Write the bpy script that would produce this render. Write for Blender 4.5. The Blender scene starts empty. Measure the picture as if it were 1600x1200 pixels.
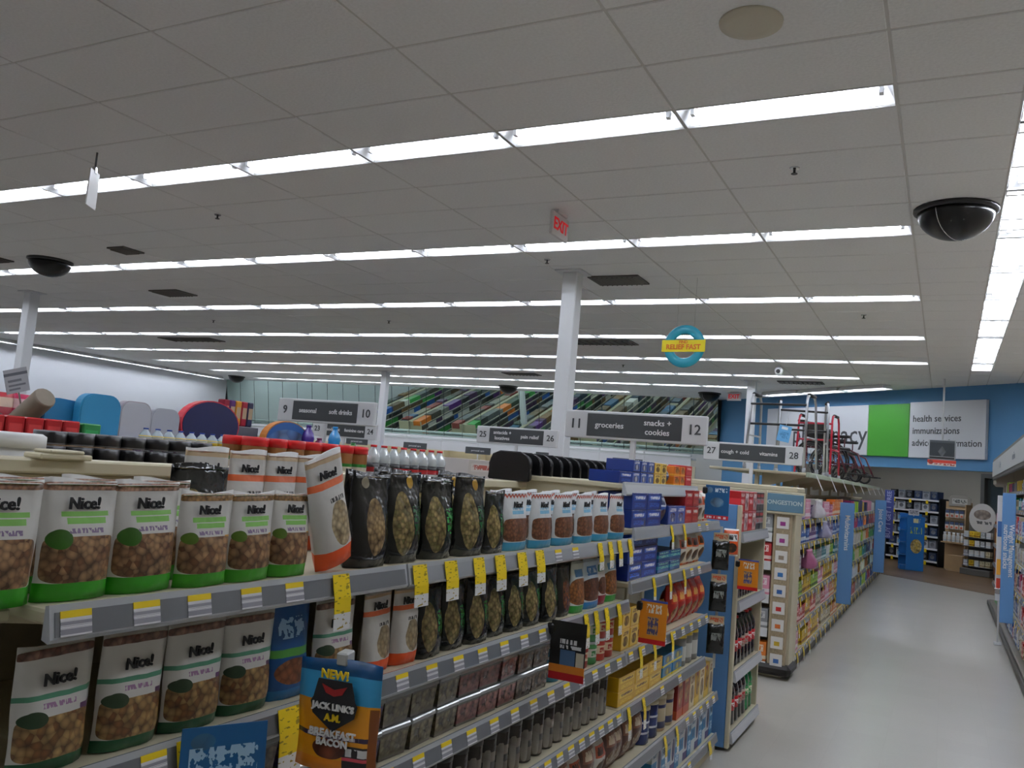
import bpy, math, random
from mathutils import Matrix, Vector
random.seed(7)
sc = bpy.context.scene
COL = sc.collection
R_ = math.radians

# ------------------------------------------------------------------ camera
CAM_Z = 1.6
cam_d = bpy.data.cameras.new('camera'); cam = bpy.data.objects.new('camera', cam_d); COL.objects.link(cam)
cam_d.sensor_width = 36; cam_d.lens = 1326.0 / 1600 * 36; cam_d.clip_start = .05; cam_d.clip_end = 200
rx = (0.8884, 0.4513, 0.0838); ry = (0.0310, 0.1220, -0.9920); rz = (-0.4580, 0.8840, 0.0944)
m = Matrix(((rx[0], -ry[0], -rz[0], 0), (rx[1], -ry[1], -rz[1], 0), (rx[2], -ry[2], -rz[2], CAM_Z), (0, 0, 0, 1)))
loc, rot, _ = m.decompose()
cam.location = (0, 0, CAM_Z); cam.rotation_mode = 'QUATERNION'; cam.rotation_quaternion = rot
sc.camera = cam
# ------------------------------------------------------------------ world, exposure
w = bpy.data.worlds.new('world'); sc.world = w; w.use_nodes = True
w.node_tree.nodes['Background'].inputs[0].default_value = (.8, .9, 1, 1)
w.node_tree.nodes['Background'].inputs[1].default_value = .02
sc.view_settings.view_transform = 'Standard'; sc.view_settings.look = 'None'
sc.view_settings.gamma = 1; sc.view_settings.use_curve_mapping = False
sc.view_settings.exposure = -0.62
TUBE = 60.0          # emission of the fluorescent tubes
# ------------------------------------------------------------------ materials
def lin(h):
    if not isinstance(h, str): return (*h, 1) if len(h) == 3 else h
    h = h.lstrip('#'); o = []
    for i in (0, 2, 4):
        c = int(h[i:i + 2], 16) / 255
        o.append(c / 12.92 if c <= .04045 else ((c + .055) / 1.055) ** 2.4)
    return (*o, 1)
MATS = {}
def mat(name, c, rough=.5, metal=0., emit=0., var=0., vscale=8., bump=0., coat=0., trans=0., spec=.5):
    if name in MATS: return MATS[name]
    M = bpy.data.materials.new(name); M.use_nodes = True; N = M.node_tree.nodes; L = M.node_tree.links
    b = N['Principled BSDF']; b.inputs['Base Color'].default_value = lin(c); b.inputs['Roughness'].default_value = rough
    b.inputs['Metallic'].default_value = metal; b.inputs['Specular IOR Level'].default_value = spec
    if coat: b.inputs['Coat Weight'].default_value = coat; b.inputs['Coat Roughness'].default_value = .1
    if trans: b.inputs['Transmission Weight'].default_value = trans
    if emit:
        b.inputs['Emission Color'].default_value = lin(c); b.inputs['Emission Strength'].default_value = emit
    if var or bump:
        t = N.new('ShaderNodeTexCoord'); n = N.new('ShaderNodeTexNoise'); n.inputs['Scale'].default_value = vscale
        n.inputs['Detail'].default_value = 5; L.new(t.outputs['Object'], n.inputs['Vector'])
        if var:
            r = N.new('ShaderNodeMix'); r.data_type = 'RGBA'; r.blend_type = 'MULTIPLY'; r.inputs[0].default_value = 1
            mr = N.new('ShaderNodeMapRange'); mr.inputs[1].default_value = .3; mr.inputs[2].default_value = .7
            mr.inputs[3].default_value = 1 - var; mr.inputs[4].default_value = 1; L.new(n.outputs[0], mr.inputs[0])
            r.inputs[6].default_value = lin(c); L.new(mr.outputs[0], r.inputs[7]); L.new(r.outputs[2], b.inputs['Base Color'])
        if bump:
            bp = N.new('ShaderNodeBump'); bp.inputs['Strength'].default_value = bump; bp.inputs['Distance'].default_value = .01
            L.new(n.outputs[0], bp.inputs['Height']); L.new(bp.outputs[0], b.inputs['Normal'])
    MATS[name] = M; return M

def prt(name, base, bands=(), win=(), rects=(), txt=(), zig=None, rough=.35, wrinkle=.25):
    """printed wrapper: flat horizontal bands, nut windows (ellipses), rectangles and small-print blocks.
    coordinates run 0..1 over the front of the package (x across, z up)"""
    if name in MATS: return MATS[name]
    M = bpy.data.materials.new(name); M.use_nodes = True; N = M.node_tree.nodes; L = M.node_tree.links
    b = N['Principled BSDF']; b.inputs['Roughness'].default_value = rough
    tc = N.new('ShaderNodeTexCoord'); sp = N.new('ShaderNodeSeparateXYZ'); L.new(tc.outputs['Generated'], sp.inputs[0])
    X, Z = sp.outputs[0], sp.outputs[2]
    def mth(op, a, c=None, d=None):
        n = N.new('ShaderNodeMath'); n.operation = op
        for i, v in enumerate((a, c, d)):
            if v is None: continue
            if isinstance(v, (int, float)): n.inputs[i].default_value = v
            else: L.new(v, n.inputs[i])
        return n.outputs[0]
    def mix(f, a, c):
        n = N.new('ShaderNodeMix'); n.data_type = 'RGBA'; L.new(f, n.inputs[0])
        for i, v in ((6, a), (7, c)):
            if isinstance(v, tuple): n.inputs[i].default_value = v
            else: L.new(v, n.inputs[i])
        return n.outputs[2]
    def rect(x0, x1, z0, z1):
        return mth('MULTIPLY', mth('COMPARE', X, (x0 + x1) / 2, (x1 - x0) / 2), mth('COMPARE', Z, (z0 + z1) / 2, (z1 - z0) / 2))
    c = lin(base); first = True
    rgb = N.new('ShaderNodeRGB'); rgb.outputs[0].default_value = c; c = rgb.outputs[0]
    for z0, z1, k in bands: c = mix(mth('COMPARE', Z, (z0 + z1) / 2, (z1 - z0) / 2), c, lin(k))
    for x0, x1, z0, z1, k in rects: c = mix(rect(x0, x1, z0, z1), c, lin(k))
    for cx, cz, ax, az, pw, k1, k2, scl in win:
        dx = mth('POWER', mth('ABSOLUTE', mth('MULTIPLY', mth('SUBTRACT', X, cx), 1 / ax)), pw)
        dz = mth('POWER', mth('ABSOLUTE', mth('MULTIPLY', mth('SUBTRACT', Z, cz), 1 / az)), pw)
        msk = mth('LESS_THAN', mth('ADD', dx, dz), 1.0)
        v = N.new('ShaderNodeTexVoronoi'); v.inputs['Scale'].default_value = scl; L.new(tc.outputs['Object'], v.inputs['Vector'])
        s2 = N.new('ShaderNodeSeparateColor'); L.new(v.outputs['Color'], s2.inputs[0])
        nut = mix(s2.outputs[0], lin(k1), lin(k2))
        dk = mth('MULTIPLY', v.outputs['Distance'], .9)
        nut = mix(dk, nut, lin('#2a1a10'))
        c = mix(msk, c, nut)
    for x0, x1, z0, z1, k, fx, fz in txt:
        mp = N.new('ShaderNodeMapping'); mp.inputs['Scale'].default_value = (fx, 0, fz); L.new(tc.outputs['Generated'], mp.inputs[0])
        no = N.new('ShaderNodeTexNoise'); no.inputs['Scale'].default_value = 1; no.inputs['Detail'].default_value = 2; L.new(mp.outputs[0], no.inputs['Vector'])
        c = mix(mth('MULTIPLY', rect(x0, x1, z0, z1), mth('GREATER_THAN', no.outputs[0], .48)), c, lin(k))
    if zig:
        z0, h, per, k = zig
        tri = mth('PINGPONG', X, per)
        up = mth('ADD', mth('MULTIPLY', tri, h / per), z0)
        c = mix(mth('COMPARE', mth('SUBTRACT', Z, up), 0, h * .45), c, lin(k))
    L.new(c, b.inputs['Base Color'])
    if wrinkle:
        n = N.new('ShaderNodeTexNoise'); n.inputs['Scale'].default_value = 22; L.new(tc.outputs['Object'], n.inputs['Vector'])
        bp = N.new('ShaderNodeBump'); bp.inputs['Strength'].default_value = wrinkle; bp.inputs['Distance'].default_value = .02
        L.new(n.outputs[0], bp.inputs['Height']); L.new(bp.outputs[0], b.inputs['Normal'])
    MATS[name] = M; return M

beige = mat('beige_enamel', '#cfc6ab', .45, var=.06)
beige2 = mat('beige_panel', '#b9ae92', .6, var=.08, vscale=30)
white = mat('white_plastic', '#e6e6e6', .4)
whitep = mat('white_paint', '#dfe1e4', .6, var=.03, vscale=1.2)
black = mat('black_plastic', '#0e0e10', .35)
chrome = mat('brushed_aluminium', '#c4c6ca', .25, 1)
steel = mat('rail_plastic', '#b8bcc2', .18, .0, coat=.6)
greyst = mat('grey_strip', '#6d7076', .35, coat=.4)
tagw = mat('tag_white', '#eeeef2', .5)
tagy = mat('tag_yellow', '#f4d416', .5)
ink = mat('dark_ink', '#1c1c20', .6)
blackm = mat('black_metal', '#17171a', .4)

# ------------------------------------------------------------------ mesh helpers
class MB:
    def __init__(s): s.v = []; s.f = []; s.m = []; s.sm = []
    def add(s, vs, fs, mi=0, smooth=False):
        o = len(s.v); s.v += vs
        for f in fs: s.f.append([o + i for i in f]); s.m.append(mi); s.sm.append(smooth)
        return s
    def box(s, x0, x1, y0, y1, z0, z1, mi=0):
        vs = [(x, y, z) for z in (z0, z1) for y in (y0, y1) for x in (x0, x1)]
        return s.add(vs, [(0, 2, 3, 1), (4, 5, 7, 6), (0, 1, 5, 4), (2, 6, 7, 3), (0, 4, 6, 2), (1, 3, 7, 5)], mi)
    def bbox(s, x0, x1, y0, y1, z0, z1, b=.004, mi=0):
        """box with chamfered edges"""
        b = min(b, (x1 - x0) * .45, (y1 - y0) * .45, (z1 - z0) * .45)
        P = []; idx = {}
        for cx in (0, 1):
            for cy in (0, 1):
                for cz in (0, 1):
                    X = (x0, x1)[cx]; Y = (y0, y1)[cy]; Z = (z0, z1)[cz]
                    sx = b if cx == 0 else -b; sy = b if cy == 0 else -b; sz = b if cz == 0 else -b
                    for a, p in enumerate(((X, Y + sy, Z + sz), (X + sx, Y, Z + sz), (X + sx, Y + sy, Z))):
                        idx[(cx, cy, cz, a)] = len(P); P.append(p)
        F = []
        for a in range(3):
            for v in (0, 1):
                o = [(0, 0), (1, 0), (1, 1), (0, 1)]; q = []
                for i, j in o:
                    k = [0, 0, 0]; k[a] = v; k[(a + 1) % 3] = i; k[(a + 2) % 3] = j; q.append(idx[(*k, a)])
                F.append(q if v else q[::-1])
        for a in range(3):
            bx, cx = (a + 1) % 3, (a + 2) % 3
            for i in (0, 1):
                for j in (0, 1):
                    k0 = [0, 0, 0]; k1 = [0, 0, 0]; k0[a] = 0; k1[a] = 1
                    for k in (k0, k1): k[bx] = i; k[cx] = j
                    F.append([idx[(*k0, bx)], idx[(*k1, bx)], idx[(*k1, cx)], idx[(*k0, cx)]])
        for cx in (0, 1):
            for cy in (0, 1):
                for cz in (0, 1): F.append([idx[(cx, cy, cz, a)] for a in range(3)])
        return s.add(P, F, mi)
    def lathe(s, prof, n=14, mi=0, c=(0, 0, 0), smooth=True, axis='z', cap=True):
        vs = []
        for r, h in prof:
            for k in range(n):
                a = 2 * math.pi * k / n; p = (r * math.cos(a), r * math.sin(a), h)
                if axis == 'x': p = (p[2], p[0], p[1])
                if axis == 'y': p = (p[0], p[2], p[1])
                vs.append((p[0] + c[0], p[1] + c[1], p[2] + c[2]))
        fs = [(i * n + k, i * n + (k + 1) % n, (i + 1) * n + (k + 1) % n, (i + 1) * n + k) for i in range(len(prof) - 1) for k in range(n)]
        s.add(vs, fs, mi, smooth)
        if cap:
            o = len(s.v) - len(vs)
            s.f.append([o + k for k in range(n)][::-1]); s.f.append([o + (len(prof) - 1) * n + k for k in range(n)])
            s.m += [mi, mi]; s.sm += [False, False]
        return s
    def tube(s, pts, r, n=8, mi=0):
        pts = [Vector(p) for p in pts]; vs = []; up = Vector((0, 0, 1))
        for i, p in enumerate(pts):
            d = (pts[min(i + 1, len(pts) - 1)] - pts[max(i - 1, 0)]).normalized()
            a = d.cross(up)
            if a.length < .05: a = d.cross(Vector((1, 0, 0)))
            a.normalize(); bb = d.cross(a)
            for k in range(n):
                t = 2 * math.pi * k / n; q = p + a * (r * math.cos(t)) + bb * (r * math.sin(t)); vs.append(tuple(q))
        fs = [(i * n + k, i * n + (k + 1) % n, (i + 1) * n + (k + 1) % n, (i + 1) * n + k) for i in range(len(pts) - 1) for k in range(n)]
        fs += [tuple(range(n))[::-1], tuple((len(pts) - 1) * n + k for k in range(n))]
        return s.add(vs, fs, mi, True)
    def prism(s, poly, y0, y1, mi=0):
        """outline in x,z extruded along y"""
        n = len(poly); vs = [(x, y0, z) for x, z in poly] + [(x, y1, z) for x, z in poly]
        fs = [tuple(range(n)), tuple(range(n, 2 * n))[::-1]] + [(i, n + i, n + (i + 1) % n, (i + 1) % n) for i in range(n)]
        return s.add(vs, fs, mi)
    def mesh(s, name, mats):
        me = bpy.data.meshes.new(name); me.from_pydata(s.v, [], s.f)
        for mm in (mats if isinstance(mats, (list, tuple)) else [mats]): me.materials.append(mm)
        me.polygons.foreach_set('material_index', s.m); me.polygons.foreach_set('use_smooth', s.sm)
        me.update()
        return me
def link(name, data, parent=None, loc=(0, 0, 0), rot=(0, 0, 0)):
    o = bpy.data.objects.new(name, data); COL.objects.link(o); o.location = loc; o.rotation_euler = rot
    if parent: o.parent = parent
    return o
def tag(o, label, cat, group=None, kind=None):
    o['label'] = label; o['category'] = cat
    if group: o['group'] = group
    if kind: o['kind'] = kind
    return o
def struct(o): o['kind'] = 'structure'; return o
TXT = {}
def text_mesh(s, size, m, bold=0.0, align='CENTER'):
    k = (s, size, m.name, bold, align)
    if k in TXT: return TXT[k]
    cu = bpy.data.curves.new('txt', 'FONT'); cu.body = s; cu.size = size; cu.align_x = align; cu.align_y = 'CENTER'
    cu.extrude = .0015; cu.offset = bold; cu.resolution_u = 2
    o = bpy.data.objects.new('txt', cu); COL.objects.link(o)
    dg = bpy.context.evaluated_depsgraph_get(); dg.update()
    me = bpy.data.meshes.new_from_object(o.evaluated_get(dg)); me.materials.clear(); me.materials.append(m)
    bpy.data.objects.remove(o); me.name = 'lettering'
    me.transform(Matrix.Rotation(math.pi / 2, 4, 'X'))       # stands up, faces -Y
    TXT[k] = me; return me
ORD = 'first second third fourth fifth sixth seventh eighth ninth tenth eleventh twelfth thirteenth fourteenth fifteenth sixteenth seventeenth eighteenth nineteenth twentieth'.split()
ORD += ['twenty-' + k for k in ORD[:9]] + ['thirtieth'] + ['thirty-' + k for k in ORD[:9]]
REG = []
def reg(o, cat, desc, where, key=0., how='from the left', group=None, shared=False):
    o['category'] = cat; REG.append((o, desc, where, key, how, group, shared))
    return o
def finish_labels():
    bk = {}
    for r in REG: bk.setdefault((r[1], r[2]), []).append(r)
    for (desc, where), rs in bk.items():
        rs.sort(key=lambda r: r[3])
        for i, r in enumerate(rs):
            o = r[0]
            if len(rs) == 1 or r[6]: o['label'] = f'{desc} {where}'
            else: o['label'] = f'{ORD[i]} {desc} {where}, {r[4]}'
            if len(rs) > 1 or r[5]: o['group'] = r[5] or (desc + ' ' + where)
# a kind of thing: name + list of parts (part name, mesh, offset, [sub-parts])
class Kind:
    def __init__(s, name, parts): s.name = name; s.parts = parts
def put(kind, loc, rot=(0, 0, 0), root_mesh=None):
    if len(kind.parts) == 1 and not kind.parts[0][3]:
        return link(kind.name, kind.parts[0][1], None, loc, rot)
    e = link(kind.name, None, None, loc, rot); e.empty_display_size = .05
    for pn, me, off, subs in kind.parts:
        p = link(pn, me, e, off)
        for sn, sm_, so in subs: link(sn, sm_, p, so)
    return e
def P(n, me, off=(0, 0, 0), subs=()): return (n, me, off, subs)

# ================================================================== THE SETTING
CEIL = 3.8
# diagonal pharmacy front: local frame, x along the wall, +y into the pharmacy
DP = (1.175, 17.4); DA = R_(-39.33)
dcx, dsx = math.cos(DA), math.sin(DA)
def dw(s, y, z=0.): return (DP[0] + s * dcx - y * dsx, DP[1] + s * dsx + y * dcx, z)
def dlink(name, data, s=0, y=0, z=0, parent=None):
    return link(name, data, parent, dw(s, y, z), (0, 0, DA))
BACK = 22.35; LEFT = -23.3; RIGHT = 1.5; REAR = -4.6

def floor_mat():
    M = mat('vinyl_floor', '#c9c6bc', .28)
    N = M.node_tree.nodes; L = M.node_tree.links; b = N['Principled BSDF']
    t = N.new('ShaderNodeTexCoord'); br = N.new('ShaderNodeTexBrick'); br.offset = 0
    br.inputs['Scale'].default_value = 1; br.inputs['Brick Width'].default_value = .305; br.inputs['Row Height'].default_value = .305
    br.inputs['Mortar Size'].default_value = .0012; br.inputs['Bias'].default_value = 0
    br.inputs[1].default_value = lin('#b9b6ae'); br.inputs[2].default_value = lin('#b5b2aa'); br.inputs[3].default_value = lin('#b0ada5')
    L.new(t.outputs['Object'], br.inputs[0])
    n = N.new('ShaderNodeTexNoise'); n.inputs['Scale'].default_value = 60; n.inputs['Detail'].default_value = 6; L.new(t.outputs['Object'], n.inputs[0])
    mr = N.new('ShaderNodeMapRange'); mr.inputs[3].default_value = .93; mr.inputs[4].default_value = 1.03; L.new(n.outputs[0], mr.inputs[0])
    mx = N.new('ShaderNodeMix'); mx.data_type = 'RGBA'; mx.blend_type = 'MULTIPLY'; mx.inputs[0].default_value = 1
    L.new(br.outputs[0], mx.inputs[6]); L.new(mr.outputs[0], mx.inputs[7]); L.new(mx.outputs[2], b.inputs['Base Color'])
    return M
def wood_floor_mat():
    M = mat('wood_look_floor', '#6b5237', .35)
    N = M.node_tree.nodes; L = M.node_tree.links; b = N['Principled BSDF']
    t = N.new('ShaderNodeTexCoord'); br = N.new('ShaderNodeTexBrick'); br.inputs['Scale'].default_value = 1
    br.inputs['Brick Width'].default_value = 1.0; br.inputs['Row Height'].default_value = .15; br.inputs['Mortar Size'].default_value = .002
    br.inputs[1].default_value = lin('#6e5539'); br.inputs[2].default_value = lin('#5b452d'); br.inputs[3].default_value = lin('#3c2c1c')
    L.new(t.outputs['Object'], br.inputs[0]); L.new(br.outputs[0], b.inputs['Base Color'])
    return M
fl = MB(); fl.add([(LEFT - .2, REAR, 0), (RIGHT + 4.2, REAR, 0), (RIGHT + 4.2, 27.5, 0), (LEFT - .2, 27.5, 0)], [(0, 1, 2, 3)])
struct(link('floor', fl.mesh('floor', floor_mat())))
wf = MB(); wf.box(-8.4, 3, .0, 6.2, .0005, .004)
struct(dlink('floor_pharmacy', wf.mesh('floor_pharmacy', wood_floor_mat()), 0, .08))

# walls
def wall(name, b, m): return struct(link(name, MB().box(*b).mesh(name, m)))
wall('wall_left', (LEFT - .15, LEFT, REAR, BACK + .2, 0, 4.1), mat('wall_white', '#dfe2e8', .6, var=.02, vscale=.8))
wall('wall_back', (LEFT, dw(-8.3, 0)[0], BACK + .9, BACK + 1.05, 0, 4.1), mat('wall_grey', '#b9bcbc', .6))
wall('wall_right', (RIGHT, RIGHT + .15, REAR, 17.1, 0, 4.1), mat('wall_putty', '#a39b8c', .6, var=.03, vscale=1))
wall('wall_rear', (LEFT, RIGHT + .15, REAR - .15, REAR, 0, 4.1), mat('wall_rear_grey', '#b7b5b0', .6, var=.03, vscale=1))
blue = mat('wall_blue', '#4f86b4', .55, var=.04, vscale=1)
bw = MB(); bw.box(-8.55, 3.2, 0, .18, 2.2, 4.1); bw.box(-8.55, -5.75, 0, .18, 0, 2.2); bw.box(.35, 3.2, 0, .18, 0, 2.2)
struct(dlink('wall_pharmacy', bw.mesh('wall_pharmacy', blue)))
ph = mat('wall_pharmacy_beige', '#b5b0a2', .65, var=.03, vscale=1)
pw = MB(); pw.box(-8.5, -4.15, 4.5, 4.65, 0, 3); pw.box(-4.15, -2.0, 4.5, 4.65, 0, 1.25); pw.box(-4.15, -2.0, 4.5, 4.65, 2.28, 3); pw.box(-2.0, 3.2, 4.5, 4.65, 0, 3)
struct(dlink('wall_consultation', pw.mesh('wall_consultation', ph)))
sw = MB(); sw.box(-8.55, -8.4, .18, 4.6, 0, 3); struct(dlink('wall_recess_left', sw.mesh('wall_recess_left', ph)))
sw = MB(); sw.box(3.05, 3.2, .18, 6.5, 0, 3); struct(dlink('wall_recess_right', sw.mesh('wall_recess_right', ph)))
rc = MB(); rc.box(-8.5, 3.2, .17, 6.6, 2.95, 3.05); struct(dlink('ceiling_pharmacy', rc.mesh('ceiling_pharmacy', whitep)))
# dispensary seen dimly through the opening
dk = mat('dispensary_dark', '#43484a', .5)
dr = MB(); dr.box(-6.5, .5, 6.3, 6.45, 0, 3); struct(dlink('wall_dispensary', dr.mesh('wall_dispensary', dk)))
fr = MB(); fr.box(-4.2, -4.1, 4.44, 4.68, 1.25, 2.33); fr.box(-2.05, -1.95, 4.44, 4.68, 1.25, 2.33); fr.box(-4.1, -2.05, 4.44, 4.68, 2.23, 2.33); fr.box(-4.1, -2.05, 4.4, 4.7, 1.2, 1.27)
wn = struct(dlink('window_1', fr.mesh('window_1', mat('frame_grey', '#6a6a66', .4, .3))))
gl = MB(); gl.box(-4.1, -3.1, 4.55, 4.56, 1.27, 2.23); glass = mat('pane_glass', '#cfdcd8', .03, trans=.9)
link('pane', gl.mesh('pane', glass), wn); gl = MB(); gl.box(-3.06, -2.05, 4.55, 4.56, 1.27, 2.23); link('pane', gl.mesh('pane', glass), wn)
tr = MB(); tr.box(-8.4, 3.05, 4.42, 4.5, 0, .12); struct(dlink('baseboard_pharmacy', tr.mesh('baseboard_pharmacy', mat('base_dark', '#2a2420', .5))))

# ceiling ------------------------------------------------------------
ROWS = [4.76, 7.40, 10.06, 12.68, 15.10, 17.28, 19.45, 21.45]
BEHIND = [2.12, -.52, -3.16]
FW = .285; SEG = 1.219; X0 = -.31
RIGHT_END = [0, 0, 0, 0, 0, 1, 3, 6]
tile_m = mat('ceiling_tile', '#f1f1f1', .85, var=.07, vscale=55, bump=.35)
ceil = struct(link('ceiling', MB().box(LEFT, 6, REAR, 28, 3.93, 4.0).mesh('ceiling', mat('plenum_light_block', '#8f8b86', .8))))  # unseen closing slab above the tiles, added to block world light
xl = [X0 - SEG * k for k in range(20)] + [LEFT]; xl = xl[::-1] + [.305, .61, 1.07, RIGHT + .0, 2.7]
bands = []
ys = sorted(BEHIND + ROWS)
prev = REAR
for yv in ys:
    n = max(1, round((yv - prev) / .6)); st = (yv - prev) / n
    for i in range(n): bands.append((prev + i * st, prev + (i + 1) * st, False))
    bands.append((yv, yv + FW, True)); prev = yv + FW
bands.append((prev, 22.9, False))
def lit(x0, x1, y0, y1, fix):
    if abs(x0 - .305) < .01 and y1 < 16.6: return True
    if fix:
        if x1 <= X0 + .01 and x0 >= X0 - 17 * SEG - .01:
            i = min(range(8), key=lambda i: abs(ROWS[i] - y0))
            if abs(ROWS[i] - y0) < .1: return x1 <= X0 - RIGHT_END[i] * SEG + .01
            return True
    return False
tiles = []
for y0, y1, fix in bands:
    for x0, x1 in zip(xl[:-1], xl[1:]):
        if not lit(x0, x1, y0, y1, fix): tiles.append((x0, x1, y0, y1))
def vis_rank(t):
    cx, cy = (t[0] + t[1]) / 2, (t[2] + t[3]) / 2
    d = .884 * cy - .458 * cx; u = (.888 * cx + .451 * cy) / max(d, .1)
    return (0 if (cy > 3.2 and d > 0 and -.72 < u < .72) else 1, cx * cx + cy * cy)
tiles.sort(key=vis_rank)
G = .008; tcache = {}
rest = MB()
for i, (x0, x1, y0, y1) in enumerate(tiles):
    wx, wy = x1 - x0, y1 - y0; k = (round(wx, 3), round(wy, 3))
    if i < 300:
        if k not in tcache: tcache[k] = MB().bbox(G - wx / 2, wx / 2 - G, G - wy / 2, wy / 2 - G, 0, .018, .004).mesh('ceiling_tile', tile_m)
        link('ceiling_tile', tcache[k], ceil, ((x0 + x1) / 2, (y0 + y1) / 2, CEIL))
    else: rest.box(x0 + G, x1 - G, y0 + G, y1 - G, CEIL, CEIL + .018)
o = link('ceiling_tile', rest.mesh('ceiling_tile_rest', tile_m), ceil); o['kind'] = 'stuff'
gb = MB()
for x in xl: gb.box(x - .014, x + .014, REAR, 22.9, CEIL + .005, CEIL + .03)
for y0, y1, f in bands: gb.box(LEFT, 2.7, y0 - .014, y0 + .014, CEIL + .0055, CEIL + .03)
link('grid_bar', gb.mesh('grid_bar', mat('tbar', '#d2d0cd', .6)), ceil)

# fluorescent fixtures -------------------------------------------------
tray_m = mat('troffer_white', '#f1f2f4', .35)
tube_m = mat('fluorescent_tube', '#eef4ff', .4, emit=TUBE)
def troffer_kind(L, W, double=False):
    h = .085; s = .045
    t = MB(); x0, x1, y0, y1 = .012, L - .012, .006, W - .006
    bot = [(x0, y0, 0), (x1, y0, 0), (x1, y1, 0), (x0, y1, 0)]; top = [(x0 + s, y0 + s, h), (x1 - s, y0 + s, h), (x1 - s, y1 - s, h), (x0 + s, y1 - s, h)]
    t.add(bot + top, [(4, 5, 6, 7), (0, 1, 5, 4), (1, 2, 6, 5), (2, 3, 7, 6), (3, 0, 4, 7)])
    parts = [P('housing', t.mesh('troffer_housing', tray_m))]
    tb = MB(); tb.lathe([(.017, .09), (.017, L - .09)], 8, axis='x'); tm = tb.mesh('tube', tube_m)
    cap = MB(); cap.prism([(-.012, -.022), (.012, -.022), (.012, .018), (.004, .044), (-.004, .044), (-.012, .018)], -.02, .02)
    cm = cap.mesh('lamp_holder', tray_m)
    for yy in ((W * .3, W * .7) if double else (W * .5,)):
        parts.append(P('tube', tm, (0, yy, .04), [('lamp_holder', cm, (.078, 0, 0)), ('lamp_holder', cm, (L - .078, 0, 0))]))
    if double:
        lv = MB()
        lv.box(-.003, .003, .01, W - .01, -.004, .03)
        lvm = lv.mesh('louver', tray_m)
        parts += [P('louver', lvm, (.017, 0, 0)), P('louver', lvm, (L / 2, 0, 0)), P('louver', lvm, (L - .017, 0, 0))]
    return Kind('ceiling_light', parts)
TK = troffer_kind(SEG, FW); TK2 = troffer_kind(SEG, .305, True)
rown = ['nearest', 'second', 'third', 'fourth', 'fifth', 'sixth', 'seventh', 'farthest']
for i, yv in enumerate(ROWS):
    for k in range(RIGHT_END[i], 17):
        o = put(TK, (X0 - SEG * (k + 1), yv, CEIL - .001))
        tag(o, f'recessed fluorescent ceiling light, {ORD[k - RIGHT_END[i]]} from the right in the {rown[i]} cross row', 'ceiling light', 'fluorescent lights in cross rows')
for i, yv in enumerate(BEHIND):
    for k in range(0, 9):
        o = put(TK, (X0 - SEG * (k + 1), yv, CEIL - .001))
        tag(o, f'recessed fluorescent ceiling light overhead, {ORD[k]} from the aisle, row {("just above", "behind", "far behind")[i]} the viewpoint', 'ceiling light', 'fluorescent lights overhead')
n = 0
yv = 16.42
while yv > 2.0:
    yv -= SEG
    o = put(TK2, (.61, yv, CEIL - .001), (0, 0, math.pi / 2))
    tag(o, f'twin-tube ceiling light in the long aisle row, {ORD[n]} from the pharmacy end', 'ceiling light', 'twin-tube lights along the aisle'); n += 1
yv = 21.5; n = 0
while yv > 6:
    yv -= SEG
    o = put(TK, (-22.35, yv, CEIL - .088), (0, 0, math.pi / 2))
    tag(o, f'fluorescent strip light along the white wall, {ORD[n]} from the far corner', 'ceiling light', 'strip lights along the white wall'); n += 1
for k in range(3):
    s0 = -5.9 + k * SEG
    o = put(TK, dw(s0, -.95, CEIL - .088), (0, 0, DA)); tag(o, f'slanting ceiling light before the blue wall, {ORD[k]} from the left', 'ceiling light', 'slanting lights before the blue wall')
for k in range(4):
    o = put(TK2, dw(-7.2 + 1.9 * k, 2.0, 2.862), (0, 0, DA)); tag(o, f'unseen fill light added inside the pharmacy alcove, {ORD[k]} from the left', 'ceiling light', 'added pharmacy alcove fill lights')  # hidden behind the bulkhead, added to brighten the alcove

# columns ---------------------------------------------------------------
def column(x, y, label, s=.088):
    e = link('column', None, None, (x, y, 0)); tag(e, label, 'column')
    link('shaft', MB().bbox(-s, s, -s, s, 0, CEIL - .0005, .01).mesh('shaft', whitep), e)
    link('ceiling_collar', MB().bbox(-s * 1.8, s * 1.8, -s * 1.8, s * 1.8, CEIL - .02, CEIL - .0005, .004).mesh('ceiling_collar', whitep), e)
    link('base_trim', MB().bbox(-s * 1.2, s * 1.2, -s * 1.2, s * 1.2, 0.005, .1, .005).mesh('base_trim', mat('base_dark', '#2a2420')), e)
    return e
column(-3.79, 8.57, 'large white square column behind the groceries aisle sign')
c2 = column(-13.7, 8.75, 'white column with red vertical banner at the left edge')
column(-13.4, 18.5, 'slim white column right of the soft drinks aisle sign')
column(-3.74, 18.3, 'white column behind the cough and cold aisle sign')
link('banner', MB().box(-.02, .16, -.125, -.118, 1.3, 2.4).mesh('banner', mat('banner_red', '#c8453c')), c2)

# leaning mirror above the back wall displays ------------------------------
MIR_T = R_(10.5)
mir = link('mirror', None, None, (0, BACK + .42, 2.3)); tag(mir, 'long tilted surveillance mirror of joined panels above the back wall displays', 'mirror')
mm_ = mat('mirror_glass', '#c3d6cd', .015, 1)
H = 1.56
pm = MB().bbox(.006, .654, 0, .012, 0, H, .003).mesh('mirror_panel', mm_)
nP = 0; x = LEFT + .02
while x < -5.9:
    p = link('mirror_panel', pm, mir, (x, 0, 0), (MIR_T, 0, 0)); x += .66; nP += 1
bk = MB().box(LEFT + .02, x, .02, .03, 0, H).mesh('backing', mat('mirror_back', '#30343a', .6))
link('backing', bk, mir, (0, 0, 0), (MIR_T, 0, 0))

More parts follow.
